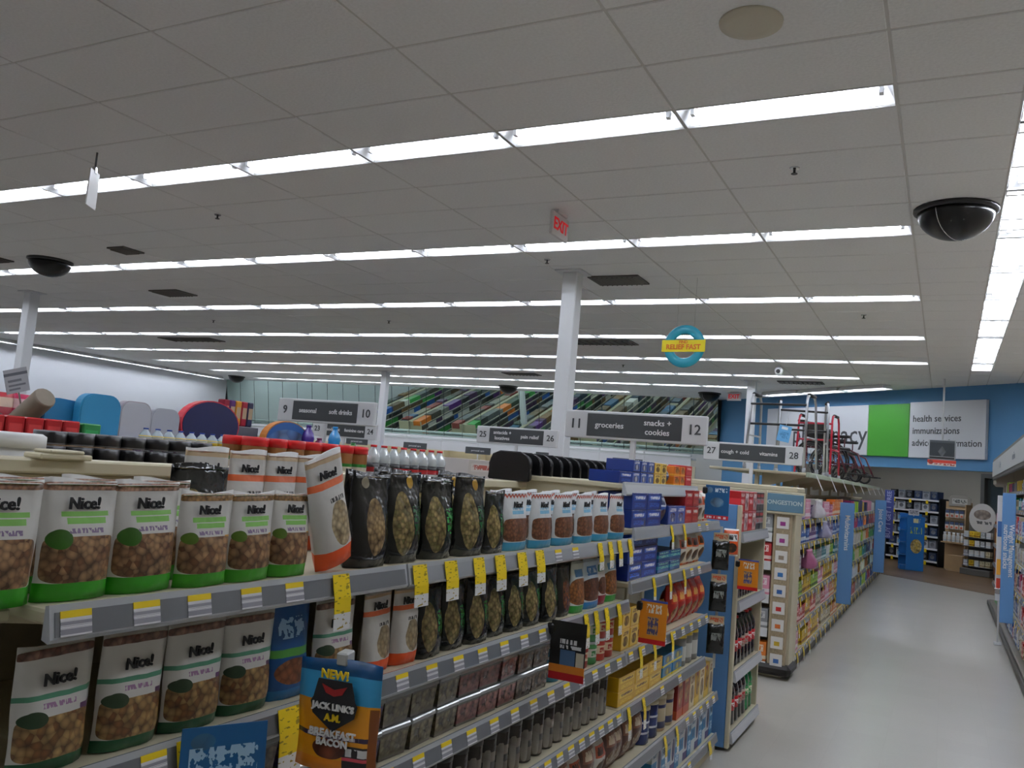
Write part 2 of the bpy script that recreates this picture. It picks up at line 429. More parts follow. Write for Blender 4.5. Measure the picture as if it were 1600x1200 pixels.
# ================================================================== PACKAGE KINDS (front faces -Y, base at z 0, width along x)
def pouch_mesh(name, w, d, h, m, top=.05, seed=0):
    rnd = random.Random(seed); nx, nz = 8, 11; b = MB(); fr = []; bk_ = []
    for j in range(nz + 1):
        t = j / nz
        pz = (.75 + .25 * min(1, t / .15)) if t < .3 else max(top, 1 - ((t - .3) / .6) ** 1.3 * .95)
        wv = .012 * w * math.sin(t * 9 + seed)
        for i in range(nx + 1):
            u = i / nx; px = (max(0., 1 - abs(2 * u - 1) ** 2.6)) ** .6
            th = d / 2 * pz * px + .0008
            x = (u - .5) * w * (1 - .04 * math.sin(math.pi * min(1, t / .5)))
            jit = (rnd.random() - .5) * .004 * px + wv * .3
            z = t * h + (0 if j < nz else .004 * math.sin(u * 5 + seed))
            fr.append((x, -th + jit, z)); bk_.append((x, th + jit, z))
    W_ = nx + 1; fs = []
    for j in range(nz):
        for i in range(nx):
            a = j * W_ + i; fs.append((a, a + 1, a + W_ + 1, a + W_))
            o = len(fr); fs.append((o + a + 1, o + a, o + a + W_, o + a + W_ + 1))
    o = len(fr)
    for j in range(nz):
        a = j * W_; fs.append((a + W_, o + a + W_, o + a, a)); c = a + nx; fs.append((c, o + c, o + c + W_, c + W_))
    for i in range(nx): fs.append((i, o + i, o + i + 1, i + 1)); a = nz * W_ + i; fs.append((a, a + 1, o + a + 1, o + a))
    b.add(fr + bk_, fs, 0, True); return b.mesh(name, m)
def strip_mesh(name, w, h, th, m, y=0, z=0): return MB().box(-w / 2, w / 2, y - th, y, z, z + h).mesh(name, m)
def box_mesh(name, w, d, h, m, b=.003): return MB().bbox(-w / 2, w / 2, -d / 2, d / 2, 0, h, b).mesh(name, m)
def pillow_mesh(name, w, d, h, m, seed=0):
    rnd = random.Random(seed); nx, nz = 8, 10; V = []; fs = []
    for s in (-1, 1):
        for j in range(nz + 1):
            t = j / nz
            for i in range(nx + 1):
                u = i / nx; p = (math.sin(math.pi * min(max((t - .07) / .86, 0), 1)) ** .5) * (max(0, 1 - abs(2 * u - 1) ** 3) ** .6)
                cr = .006 * math.sin(u * 40) * (1 if t < .07 or t > .93 else 0)
                V.append(((u - .5) * w * (1 - .06 * p), s * (d / 2 * p + .001) + cr * .5 + (rnd.random() - .5) * .006 * p, t * h))
    W_ = nx + 1; o = W_ * (nz + 1)
    for j in range(nz):
        for i in range(nx):
            a = j * W_ + i; fs.append((a, a + 1, a + W_ + 1, a + W_)); fs.append((o + a + 1, o + a, o + a + W_, o + a + W_ + 1))
    for j in range(nz):
        a = j * W_; fs.append((a + W_, o + a + W_, o + a, a)); c = a + nx; fs.append((c, o + c, o + c + W_, c + W_))
    for i in range(nx): fs.append((i, o + i, o + i + 1, i + 1)); a = nz * W_ + i; fs.append((a, a + 1, o + a + 1, o + a))
    b = MB(); b.add(V, fs, 0, True); return b.mesh(name, m)
def can_kind(name, r, h, body, lidm, lid=True):
    b = MB().lathe([(r * .93, 0), (r, .004), (r, h * .9), (r * .95, h * .93)], 14).mesh('can_body', body)
    if not lid: return Kind(name, [P('body', b)])
    l = MB().lathe([(r * 1.02, h * .9), (r * 1.02, h * .985), (r * .98, h), (r * .8, h)], 14).mesh('lid', lidm)
    return Kind(name, [P('body', b), P('lid', l)])
def bottle_kind(name, r, h, liquid, label, capm, lz=(.32, .55)):
    b = MB().lathe([(r * .7, 0), (r * .95, .012), (r, h * .08), (r * .93, h * .3), (r * .93, h * .58), (r, h * .64), (r * .8, h * .78), (r * .4, h * .9), (r * .36, h * .95)], 14).mesh('bottle_body', liquid)
    l = MB().lathe([(r * .965, h * lz[0]), (r * .965, h * lz[1])], 14).mesh('label', label)
    c = MB().lathe([(r * .42, h * .945), (r * .42, h * .995), (r * .36, h)], 12).mesh('cap', capm)
    return Kind(name, [P('body', b), P('label', l), P('cap', c)])
def tub_kind(name, w, d, h, body, lidm, seed=0):
    b = MB(); t = .88
    q = [(-w / 2 * t, -d / 2 * t, 0), (w / 2 * t, -d / 2 * t, 0), (w / 2 * t, d / 2 * t, 0), (-w / 2 * t, d / 2 * t, 0), (-w / 2, -d / 2, h), (w / 2, -d / 2, h), (w / 2, d / 2, h), (-w / 2, d / 2, h)]
    b.add(q, [(0, 3, 2, 1), (4, 5, 6, 7), (0, 1, 5, 4), (1, 2, 6, 5), (2, 3, 7, 6), (3, 0, 4, 7)])
    l = MB().bbox(-w / 2 - .003, w / 2 + .003, -d / 2 - .003, d / 2 + .003, h - .006, h + .008, .003)
    return Kind(name, [P('tub', b.mesh('tub', body)), P('lid', l.mesh('lid', lidm))])
def words(me_, s, size, m, z, y, bold=0): return ('lettering', text_mesh(s, size, m, bold), (0, y, z))

NUT = ('#74492c', '#c39a6e'); PALE = ('#b79f76', '#d9c6a0'); PIS = ('#6f6a3c', '#b39a63'); ALM = ('#5a2c18', '#8a5130'); PEA = ('#8a4f20', '#c07b3a')
m_green = prt('print_green_mix', '#dcdad6', [(0, .15, '#2e9c14')], [(.5, .925, .5, .035, 8, '#b07a5a', '#d8a88a', 130), (.5, .335, .46, .185, 7, *NUT, 95), (.2, .5, .14, .08, 2, '#2e9c14', '#3aa51c', 4)],
    [(.28, .8, .62, .67, '#86c460'), (.22, .85, .68, .72, '#86c460'), (.78, .93, .42, .5, '#4aa3a8')], [(.3, .75, .545, .585, '#8d7a9c', 30, 14)])
m_green2 = prt('print_green_mix_gold', '#dcdad6', [(0, .14, '#3aa01c')], [(.5, .915, .5, .04, 8, '#a8783e', '#d0a468', 130), (.5, .325, .47, .185, 7, *NUT, 80), (.16, .5, .12, .06, 2, '#6aa81c', '#7ab52c', 4)],
    [(.25, .8, .6, .65, '#86c460'), (.2, .85, .66, .71, '#86c460'), (.8, .95, .42, .52, '#d9a13a')], [(.3, .75, .53, .57, '#8d7a9c', 30, 14)])
m_dgreen = prt('print_dark_green_mix', '#d4d2ce', [(0, .1, '#0c5230'), (.56, .6, '#4d8a6e')], [(.5, .9, .5, .035, 8, '#7a4a3a', '#b08470', 90), (.5, .265, .46, .165, 7, '#86552f', '#c8a468', 85), (.2, .42, .15, .06, 2, '#0c5230', '#0f5c36', 4)],
    [(.78, .95, .4, .47, '#57305e')], [(.3, .72, .49, .53, '#a27ba0', 26, 14)])
m_orange = prt('print_orange_cashew', '#d9d7d4', [(0, .15, '#e0521f'), (.69, .75, '#dd6a3c'), (.9, .95, '#c9b08c')], [(.62, .36, .3, .2, 2, *PALE, 75)], (), [(.4, .8, .56, .6, '#333333', 20, 10)])
m_black = prt('print_black_pistachio', '#101312', [(.9, 1, '#0c0c0c')], [(.32, .42, .24, .34, 2, *PIS, 85)], (), [(.62, .88, .3, .62, '#2f7d3a', 8, 22)], rough=.14, wrinkle=.5)
m_blackg = prt('print_black_gold', '#0d0f0e', [(.9, 1, '#0c0c0c')], [(.34, .42, .24, .34, 2, *PIS, 85), (.62, .86, .1, .07, 2, '#d9a516', '#e6b62a', 3)], (), [(.6, .9, .3, .6, '#2c5c38', 8, 22)], rough=.2, wrinkle=.5)
m_blackw = prt('print_black_cream', '#0f0f10', (), [(.5, .42, .24, .3, 2, '#8a7350', '#c0a070', 80), (.3, .88, .1, .06, 2, '#cfc6a8', '#e0d8c0', 3)], rough=.2, wrinkle=.5)
m_blue = prt('print_blue_almond', '#dde0e2', [(0, .14, '#3b9ac6')], [(.5, .34, .45, .19, 7, '#6a3822', '#9a6444', 110)], [(.25, .75, .6, .66, '#7cb9d9')], [(.25, .75, .67, .72, '#7cb9d9', 20, 10)], zig=(.88, .05, .07, '#b5492f'))
m_deepblue = prt('print_deep_blue', '#11508f', [(.42, .5, '#4e9a3c'), (0, .1, '#1d6fb0')], [(.55, .27, .42, .13, 2, '#8a4a2a', '#b8744a', 60)], (), [(.2, .8, .6, .8, '#9cc4e6', 8, 12)])
m_peanut = prt('print_peanut', '#d7e0e2', [(0, .14, '#2e9a3a'), (.72, 1, '#d8dcd2')], [(.5, .4, .5, .25, 4, *PEA, 90)], [(.2, .8, .68, .82, '#4a86b8')], ())
m_peanut_b = prt('print_peanut_blue', '#c9d6df', [(0, .14, '#2f7fc2')], [(.5, .38, .5, .22, 4, *ALM, 90)], [(.2, .8, .66, .84, '#3f78b4')], [(.2, .8, .7, .8, '#e8eef2', 14, 6)])
m_redbag = prt('print_red_white', '#e2dcd8', [(0, .2, '#8b2030')], [(.5, .4, .4, .18, 3, *ALM, 90)], [(.15, .85, .7, .85, '#2f6f3c')], ())
Z_NICE = 'Nice!'
def pouch_kind(nm, w, d, h, m, seed, text=None, tz=.8, tcol=None, ts=.03):
    me = pouch_mesh(nm, w, d, h, m, seed=seed)
    seal = MB().bbox(-w * .47, w * .47, -.0045, .0045, h * .955, h * .965, .001).mesh('zip_seal', m)
    pts = [P('bag', me), P('zip_seal', seal)]
    if text: pts.append(P('lettering', text_mesh(text, ts, tcol or ink, .0006), (0, -.005 - d * .5 * max(.05, 1 - ((tz + .06 - .3) / .6) ** 1.3 * .95) - .0035, h * tz)))
    return Kind(nm, pts)
PK = {
 'green': pouch_kind('trail_mix_pouch', .134, .06, .187, m_green, 1, Z_NICE, .8, ts=.026),
 'green2': pouch_kind('trail_mix_pouch', .12, .055, .172, m_green2, 2, Z_NICE, .8, ts=.023),
 'dgreen': pouch_kind('trail_mix_pouch', .132, .06, .19, m_dgreen, 3, Z_NICE, .72, ts=.026),
 'orange': pouch_kind('cashew_pouch', .12, .06, .25, m_orange, 4, Z_NICE, .82, ts=.026),
 'orange_s': pouch_kind('cashew_pouch', .115, .05, .19, m_orange, 5, Z_NICE, .82, ts=.026),
 'black': pouch_kind('pistachio_bag', .15, .07, .215, m_black, 6),
 'blackg': pouch_kind('pistachio_bag', .16, .075, .23, m_blackg, 7),
 'blackw': pouch_kind('pistachio_bag', .15, .07, .22, m_blackw, 8),
 'black_s': pouch_kind('pistachio_bag', .12, .05, .185, m_black, 9),
 'blue': pouch_kind('almond_pouch', .155, .06, .185, m_blue, 10, Z_NICE, .77, ts=.026),
 'deepblue': pouch_kind('blue_snack_pouch', .125, .06, .2, m_deepblue, 11),
 'peanut': pouch_kind('peanut_bag', .13, .055, .185, m_peanut, 12),
 'peanutb': pouch_kind('peanut_bag', .16, .055, .185, m_peanut_b, 13),
 'redbag': pouch_kind('peanut_bag', .1, .05, .18, m_redbag, 14),
 'almondk': pouch_kind('almond_bag', .11, .05, .18, prt('print_black_almond', '#17100e', (), [(.5, .4, .32, .3, 2, *ALM, 90)], rough=.25), 15),
}
DESC = {'green': 'bright green-based trail mix pouch', 'green2': 'gold-striped green-based granola pouch', 'dgreen': 'dark green-based trail mix pouch',
 'orange': 'tall orange-based cashew pouch', 'orange_s': 'orange-based white cashew pouch', 'black': 'glossy black pistachio bag', 'blackg': 'gold-sealed black pistachio bag',
 'blackw': 'cream-crested black nut bag', 'black_s': 'small black pistachio bag', 'blue': 'blue-based white almond pouch', 'deepblue': 'deep blue snack pouch with green band',
 'peanut': 'peanut bag with green base', 'peanutb': 'peanut bag with blue base', 'redbag': 'red and white nut bag', 'almondk': 'narrow dark almond bag'}

# cartons, packs --------------------------------------------------------------
def carton(nm, w, d, h, c, acc, acc2='#f0efe8', lay=0, rough=.4):
    k = f'carton_{c}_{acc}_{acc2}_{lay}'
    L_ = [dict(rects=[(.1, .9, .55, .85, acc)], txt=[(.15, .85, .62, .8, acc2, 10, 5), (.15, .85, .15, .4, acc, 18, 14)]),
          dict(bands=[(0, .22, acc)], win=[(.55, .55, .34, .28, 2, acc, acc2, 30)], txt=[(.1, .9, .8, .93, acc2, 12, 4)]),
          dict(bands=[(.35, .65, acc)], txt=[(.1, .9, .4, .6, acc2, 9, 4), (.1, .9, .75, .9, acc2, 20, 10)]),
          dict(rects=[(.06, .94, .06, .94, acc)], win=[(.5, .4, .3, .25, 2, acc2, c, 40)], txt=[(.15, .85, .7, .88, acc2, 9, 4)])][lay]
    return Kind(nm, [P('carton', box_mesh(nm, w, d, h, prt(k, c, rough=rough, wrinkle=0, **L_), .002))])
def kd(kind): 
    me = kind.parts[0][1]; xs = [v.co for v in me.vertices]
    return max(v.x for v in xs) - min(v.x for v in xs), max(v.y for v in xs) - min(v.y for v in xs), max(v.z for v in xs)

# ================================================================== GONDOLA PARTS
def shelf(parent, x_front, depth, y0, y1, ztop, rail=True, face=1, tags=(), sale=(), rail_h=.047, tilt=.16, mrail=None):
    """one shelf board with its lip rail; face +1 looks to +X"""
    s = MB(); xa, xb = x_front - .012 * face, x_front - depth * face
    s.bbox(min(xa, xb), max(xa, xb), y0 + .004, y1 - .004, ztop - .022, ztop, .004)
    sh = link('shelf', s.mesh('shelf', beige), parent)
    for yy in (y0 + .03, y1 - .03):
        q = MB(); q.prism([(xa - .0 * face, ztop - .023), (xb, ztop - .023), (xb, ztop - .09), (xb + .06 * face, ztop - .09)], yy - .004, yy + .004)
        link('bracket', q.mesh('bracket', beige), sh)
    if rail:
        r = MB(); t = tilt * rail_h * face
        r.prism([(x_front - .012 * face, ztop + .006), (x_front - .004 * face, ztop + .008), (x_front + t, ztop - rail_h + .006), (x_front + t - .004 * face, ztop - rail_h), (x_front - .012 * face, ztop - rail_h + .004)], y0 + .004, y1 - .004)
        link('price_rail', r.mesh('price_rail', steel), sh)
        g = MB(); zt, zb = ztop - .003, ztop - rail_h + .009; L_ = y1 - y0
        def fx(z): return x_front - .004 * face + (ztop + .008 - z) / (rail_h + .002) * (t + .004 * face) + .0012 * face
        def plate(a, b, z0, z1, off, m_, nm):
            pts = [(fx(z1) + off * face, a, z1), (fx(z1) + off * face, b, z1), (fx(z0) + off * face, b, z0), (fx(z0) + off * face, a, z0)]
            bkp = [(p[0] - .0015 * face, p[1], p[2]) for p in pts]
            q = MB(); q.add(pts + bkp, [(0, 1, 2, 3), (7, 6, 5, 4), (0, 4, 5, 1), (1, 5, 6, 2), (2, 6, 7, 3), (3, 7, 4, 0)])
            return link(nm, q.mesh(nm, m_), sh)
        plate(y0 + .012, y1 - .012, zb, zt, 0, mrail or greyst, 'label_strip')
        for a in tags:
            plate(a, a + .052, zb, zt - .009, .0015, TAGP, 'price_tag'); plate(a, a + .052, zt - .009, zt + .001, .0016, tagy, 'tag_header')
        for a in sale:
            zz = ztop + .004; q = MB(); o_ = .006; lw = .042 if a[1] == 0 else a[1]; Lh = a[2]
            pr = [(fx(zz) + o_ * face, zz), (fx(zz - .05) + o_ * face, zz - .05), (fx(zz - .05) + (o_ + .004) * face, zz - Lh)]
            bkp = [(p[0] - .0015 * face, p[1]) for p in pr]
            q.prism(pr + bkp[::-1], a[0], a[0] + lw)
            st = link('sale_tag', q.mesh('sale_tag', SALEP), sh)
    return sh
TAGP = prt('print_price_tag', '#eeeef2', txt=[(.05, .95, .1, .9, '#9a9aa6', 14, 5)], wrinkle=0)
def _sale():
    M = prt('print_sale_tag', '#f4d416', wrinkle=0)
    N = M.node_tree.nodes; L = M.node_tree.links; b = N['Principled BSDF']
    tc = N.new('ShaderNodeTexCoord'); sp = N.new('ShaderNodeSeparateXYZ'); L.new(tc.outputs['Generated'], sp.inputs[0])
    r = N.new('ShaderNodeValToRGB'); r.color_ramp.interpolation = 'CONSTANT'; e = r.color_ramp.elements
    e[0].position = 0; e[0].color = lin('#e9e9ea'); e[1].position = .3; e[1].color = lin('#f4d416')
    L.new(sp.outputs[2], r.inputs[0])
    n = N.new('ShaderNodeTexNoise'); n.inputs['Scale'].default_value = 1; mp = N.new('ShaderNodeMapping'); mp.inputs['Scale'].default_value = (0, 3, 16)
    L.new(tc.outputs['Generated'], mp.inputs[0]); L.new(mp.outputs[0], n.inputs['Vector'])
    g = N.new('ShaderNodeMath'); g.operation = 'GREATER_THAN'; g.inputs[1].default_value = .61; L.new(n.outputs[0], g.inputs[0])
    mx = N.new('ShaderNodeMix'); mx.data_type = 'RGBA'; L.new(g.outputs[0], mx.inputs[0]); L.new(r.outputs[0], mx.inputs[6]); mx.inputs[7].default_value = lin('#a08a1c'); L.new(mx.outputs[2], b.inputs['Base Color'])
    return M
SALEP = _sale()
def arange(a, b, st):
    o = []
    while a < b - 1e-6: o.append(round(a, 4)); a += st
    return o

# ------------------------------------------------------------------ the snack gondola in the foreground
AX = -1.72; AF = -1.16
gA = link('snack_gondola', None, None, (0, 0, 0)); tag(gA, 'long beige shelving gondola of nuts and cookies in the foreground', 'shelving')
link('back_panel', MB().bbox(AX - .02, AX + .02, .0, 6.3, .1, 1.5, .004).mesh('back_panel', beige2), gA)
link('base_deck', MB().bbox(AX - .55, AF - .02, .0, 5.3, .0, .1, .006).mesh('base_deck', beige), gA)
link('top_cap', MB().bbox(AX - .05, AX + .05, .0, 6.3, 1.5, 1.53, .004).mesh('top_cap', beige), gA)
for yy in (.02, .83, 2.15, 3.47, 5.0, 5.3):
    link('upright', MB().bbox(AX - .035, AX + .035, yy - .02, yy + .02, .1, 1.535, .004).mesh('upright', beige), gA)
# nut section
s1 = dict(tags=[.85, .978, 1.089, 1.215, 1.335], sale=[(1.478, .055, .115), (1.785, .062, .1), (1.935, .062, .1), (2.087, .06, .1), (2.215, .06, .1), (2.36, .06, .1), (2.49, .06, .1), (3.04, .042, .1), (3.15, .042, .1), (3.255, .042, .1), (3.38, .042, .1)])
shelf(gA, AF, .54, .83, 1.77, 1.33, tags=s1['tags'], sale=[s for s in s1['sale'] if s[0] < 1.7])
shelf(gA, AF, .54, 1.77, 3.47, 1.33, tags=[2.65, 2.8], sale=[s for s in s1['sale'] if s[0] > 1.7], mrail=mat('strip_light', '#9da1a8', .3, coat=.4))
shelf(gA, -1.225, .48, .03, .83, 1.325, rail=False)
shelf(gA, AF, .54, .83, 1.6, 1.076, tags=[.9, 1.03], sale=[(1.1, .06, .11), (1.35, .065, .125)])
shelf(gA, AF, .54, 1.6, 3.47, 1.076, tags=arange(1.76, 2.75, .135), sale=[(2.95, .04, .12), (3.05, .04, .12), (3.16, .04, .12), (3.3, .04, .12)])
shelf(gA, AF, .54, .83, 3.47, .857, tags=arange(1.6, 3.45, .135))
shelf(gA, AF, .54, .83, 3.47, .625, tags=arange(2.3, 3.45, .1))
shelf(gA, AF, .54, .83, 3.47, .37, tags=arange(2.4, 3.45, .12))
# cookie section
TE = 5.0
shelf(gA, -1.2, .5, 3.42, 4.62, 1.56, rail_h=.05, mrail=mat('strip_pale', '#c9ccd2', .25, coat=.5), tags=())
shelf(gA, AF, .54, 3.47, TE, 1.372, sale=[(3.98, .034, .11), (4.2, .034, .11)], mrail=MATS['strip_light'], tags=[4.5, 4.66])
shelf(gA, AF, .54, 3.47, TE - .15, 1.147, sale=[(3.75, .034, .12), (4.0, .034, .12), (4.25, .034, .12)], tags=[4.4, 4.55])
shelf(gA, AF, .54, 3.47, TE - .15, .86, sale=[(3.62, .034, .13), (3.82, .034, .13), (4.1, .034, .13)], tags=arange(3.5, 4.8, .16))
shelf(gA, AF, .54, 3.47, TE - .15, .625, sale=[(3.52, .034, .13), (3.72, .034, .13)], tags=[4.0, 4.3])
shelf(gA, AF, .54, 3.47, TE + .2, .37, sale=[(4.1, .034, .13), (4.3, .034, .13)], tags=arange(4.5, 5.1, .14))
shelf(gA, AF, .54, 3.47, TE + .25, .12, sale=[(5.02, .05, .1)], tags=[4.3, 4.6])
# far side of the gondola (its top shelf shows over the cap)
shelf(gA, -2.28, .54, .03, 3.0, 1.36, face=-1); shelf(gA, -2.28, .54, 3.0, 5.3, 1.36, face=-1)
shelf(gA, -2.28, .54, .03, 5.3, 1.05, face=-1); shelf(gA, -2.28, .54, .03, 5.3, .7, face=-1); shelf(gA, -2.28, .54, .03, 5.3, .38, face=-1)
# blue side fin + soda end section
finb = mat('fin_blue', '#5f8fc4', .5)
link('side_fin', MB().bbox(-1.74, -1.135, 5.335, 5.36, .02, 1.47, .004).mesh('side_fin', finb), gA)
link('fin_edge', MB().bbox(-1.135, -1.11, 5.33, 5.37, .02, 1.47, .004).mesh('fin_edge', beige), gA)
link('end_panel', MB().bbox(-1.74, -1.12, 6.2, 6.225, .02, 1.57, .004).mesh('end_panel', beige), gA)
link('soda_base', MB().bbox(-1.74, -1.12, 5.36, 6.2, .02, .09, .005).mesh('soda_base', beige), gA)
for zz in (1.3, .88, .46, .1): shelf(gA, -1.1, .62, 5.365, 6.2, zz, rail_h=.06, mrail=mat('strip_pale', '#c9ccd2', .25), tags=())

# ------------------------------------------------------------------ filling shelves facing the aisle (+X)
Q90 = math.pi / 2
def on_shelf(kind, desc, cat, where, xf, y, z, jit=.0, tilt=0., lean=0., how='from the left', shared=False, group=None):
    w_, d_, h_ = kd(kind)
    o = put(kind, (xf - d_ / 2, y, z + .0005), (lean, tilt, Q90 + jit))
    reg(o, cat, desc, where, y, how, group, shared); return o
S1W = 'on the top nut shelf'; S2W = 'on the second nut shelf'; S3W = 'on the third nut shelf'; S4W = 'on the fourth nut shelf'
def run(keys, where, z, xf, how='from the left'):
    for k, y in keys:
        on_shelf(PK[k], DESC[k], 'snack bag', where, xf + random.uniform(-.012, .004), y, z, random.uniform(-.05, .05), random.uniform(-.02, .02), how=how)
run([('green', .775), ('green', .915), ('green', 1.045), ('green2', 1.172), ('green2', 1.29), ('green2', 1.405)], S1W, 1.331, -1.19)
o = on_shelf(PK['orange'], 'leaning tall orange-based cashew pouch', 'snack bag', S1W, -1.185, 1.55, 1.349, 0, R_(-17))
run([('blackw', 1.68), ('blackg', 1.84), ('black', 2.0), ('blackg', 2.16), ('black_s', 2.3)], S1W, 1.331, -1.19)
run([('blue', 2.46), ('blue', 2.64), ('blue', 2.83), ('blue', 3.02), ('blue', 3.2), ('blue', 3.38)], S1W, 1.331, -1.185)
BR = 'in the rear row, top nut shelf'
for y in (1.43, 1.56, 1.68, 1.8): on_shelf(PK['orange'], 'tall orange-based cashew pouch', 'snack bag', BR, -1.48, y, 1.331, random.uniform(-.1, .1))
for k, y in (('black', 1.28), ('blackg', 1.97), ('black', 2.12), ('blackg', 2.28), ('blackw', 1.83)): on_shelf(PK[k], DESC[k], 'snack bag', BR, -1.33, y, 1.331, random.uniform(-.1, .1))
for y in (.85, 1.0, 1.14): on_shelf(PK['green'], DESC['green'], 'snack bag', BR, -1.28, y, 1.331, random.uniform(-.06, .06))
for y in (2.5, 2.7, 2.9, 3.1, 3.3): on_shelf(PK['blue'], DESC['blue'], 'snack bag', BR, -1.27, y, 1.331, random.uniform(-.06, .06))
run([('dgreen', .905), ('dgreen', 1.043), ('dgreen', 1.18), ('dgreen', 1.315), ('deepblue', 1.44), ('dgreen', 1.585), ('orange_s', 1.75), ('orange_s', 1.87)], S2W, 1.077, -1.19)
run([('black_s', 1.98 + .128 * i) for i in range(7)] + [('almondk', 2.88), ('peanut', 3.0), ('peanutb', 3.14), ('redbag', 3.27), ('peanut', 3.39)], S2W, 1.077, -1.19)
# snack tubs, two high
tubd = [('grey tub of nuts', '#4c4038', '#7a6a58'), ('grey tub with violet label', '#43385a', '#6b5c86'), ('grey tub with pale label', '#55503f', '#8d8466'), ('grey tub with pink label', '#6a3f40', '#a06a60')]
TUB = []
for i, (d_, a, b_) in enumerate(tubd):
    TUB.append(tub_kind('snack_tub', .115, .1, .07, prt(f'print_tub{i}', '#5a544c', [(.1, .85, a)], [(.5, .5, .5, .35, 4, a, b_, 70)], [(.55, .9, .2, .8, b_)], rough=.25), mat('tub_lid', '#8b8d8e', .2, coat=.5)))
for lv in (0, 1):
    for i in range(14):
        k = (i // 3) % 4
        on_shelf(TUB[k], tubd[k][0], 'tub', 'in the ' + ('lower', 'upper')[lv] + ' layer, third nut shelf', -1.19, 1.1 + .122 * i, .858 + .0795 * lv, random.uniform(-.06, .06))
cans = [('white-labelled blue nut can', '#2f6ea8', '#d9dde0'), ('green and white nut can', '#3f8a48', '#dcdcd0'), ('cream-labelled red nut can', '#a83226', '#e0cfae'), ('teal nut can with white band', '#3a7f96', '#e2e6e6')]
CANK = [can_kind('nut_can', .042, .085, prt(f'print_can{i}', a, [(.35, .75, b_)], txt=[(.2, .8, .42, .66, a, 16, 6)], wrinkle=0), mat('can_lid', '#c2c5c8', .3)) for i, (d_, a, b_) in enumerate(cans)]
for i in range(7):
    k = (3, 0, 0, 2, 1, 2, 2)[i]
    for lv in (0, 1): on_shelf(CANK[k], cans[k][0], 'can', 'in the ' + ('lower', 'upper')[lv] + ' layer, third nut shelf', -1.19, 2.83 + .09 * i, .858 + .0865 * lv)
JARK = can_kind('snack_jar', .04, .155, prt('print_dark_jar', '#2b2624', [(.05, .7, '#6b6258'), (.35, .5, '#2a2725')], [(.2, .4, .12, .35, 4, '#b9b3a8', '#cfc9bd', 5)], rough=.25), mat('jar_lid_black', '#121212', .35))
for i in range(16): on_shelf(JARK, 'dark snack jar with black lid', 'jar', S4W, -1.2, 2.05 + .088 * i, .626)
def pack_run(kinds, where, z, y0, y1, xf=-1.19, layers=1, gap=.004, cat='pack'):
    y = y0; i = 0
    while y < y1 - .02:
        kind, d_ = kinds[i % len(kinds)]; w_, dd, h = kd(kind)
        for l in range(layers): on_shelf(kind, d_, cat, where if layers == 1 else where + (', lower layer', ', upper layer', ', third layer')[l], xf, y + w_ / 2, z + l * (h + .001), random.uniform(-.03, .03))
        y += w_ + gap; i += 1
def pil(nm, w, d, h, c, acc, acc2, seed, win=None):
    return Kind(nm, [P('bag', pillow_mesh(nm, w, d, h, prt(f'print_pillow_{c}_{acc}_{seed}', c, [(.0, .06, acc), (.94, 1, acc)], win or [(.5, .3, .35, .18, 2, acc2, '#8a5a2a', 60)], [(.12, .88, .55, .82, acc)], [(.18, .82, .6, .78, acc2, 9, 4)], rough=.3), seed))])
BLUEP = carton('cookie_pack', .21, .16, .075, '#16307e', '#2c56b4', '#dfe6f4', 0, .25); BLUEP2 = carton('cookie_pack', .14, .14, .09, '#2a3f86', '#5468a8', '#cfd3e6', 3, .25)
YEL = carton('cookie_box', .11, .1, .085, '#d7a92c', '#e6c765', '#7a4a12', 3); TEAL = carton('cookie_pack', .19, .15, .05, '#1a4f86', '#2f86a6', '#7fd0c0', 2, .25)
REDP = carton('cookie_pack', .13, .14, .085, '#a32a26', '#c84a3c', '#f0d8c8', 0, .25); ORG = carton('cracker_box', .1, .1, .075, '#d9741c', '#f0a83a', '#8a1f14', 1)
WHT = pil('cookie_bag', .12, .08, .17, '#d5cfc6', '#b9573a', '#3a2a20', 21); ORGB = pil('cookie_bag', .12, .08, .18, '#dcd2c0', '#e0691e', '#4a2a12', 22); REDB = pil('cracker_bag', .13, .09, .2, '#9a1c18', '#c23a22', '#e0a85a', 23)
YB = pil('cookie_bag', .12, .08, .14, '#e0b528', '#c98a14', '#6a3a10', 24); BLW = pil('cookie_bag', .12, .08, .16, '#2c4f9a', '#d8dde6', '#1a2a5a', 25); TAN = pil('cookie_bag', .12, .08, .11, '#b08a52', '#d8b67a', '#6a4420', 26); BRN = pil('cookie_bag', .13, .08, .19, '#5a3a30', '#8a5a44', '#d8c8b0', 27)
T0 = 'on the topmost cookie shelf'; T1 = 'on the second cookie shelf'; T2 = 'on the third cookie shelf'; T3 = 'on the fourth cookie shelf'; T4 = 'on the fifth cookie shelf'; T5 = 'on the sixth cookie shelf'; T6 = 'on the lowest cookie shelf'
BP0 = carton('cookie_pack', .17, .14, .05, '#16307e', '#2c56b4', '#dfe6f4', 0, .25); BP1 = carton('cookie_pack', .1, .13, .052, '#2a3f86', '#5468a8', '#cfd3e6', 3, .25)
YL0 = carton('cookie_box', .095, .1, .052, '#d7a92c', '#e6c765', '#7a4a12', 3); OR0 = carton('cracker_box', .1, .1, .05, '#d9741c', '#f0a83a', '#8a1f14', 1); RD0 = carton('cracker_box', .13, .1, .055, '#b01820', '#c83a3a', '#f0d0cc', 0)
BW0 = pil('cookie_bag', .1, .07, .09, '#2c4f9a', '#d8dde6', '#1a2a5a', 28)
pack_run([(BP0, 'royal blue cookie pack')], T0, 1.561, 3.43, 3.62, -1.23); pack_run([(BP1, 'round-print navy cookie pack')], T0, 1.561, 3.63, 3.93, -1.24, 2)
pack_run([(YL0, 'yellow cookie box')], T0, 1.561, 3.95, 4.14, -1.24, 2); pack_run([(BW0, 'blue and white cookie bag')], T0, 1.561, 4.16, 4.27, -1.25)
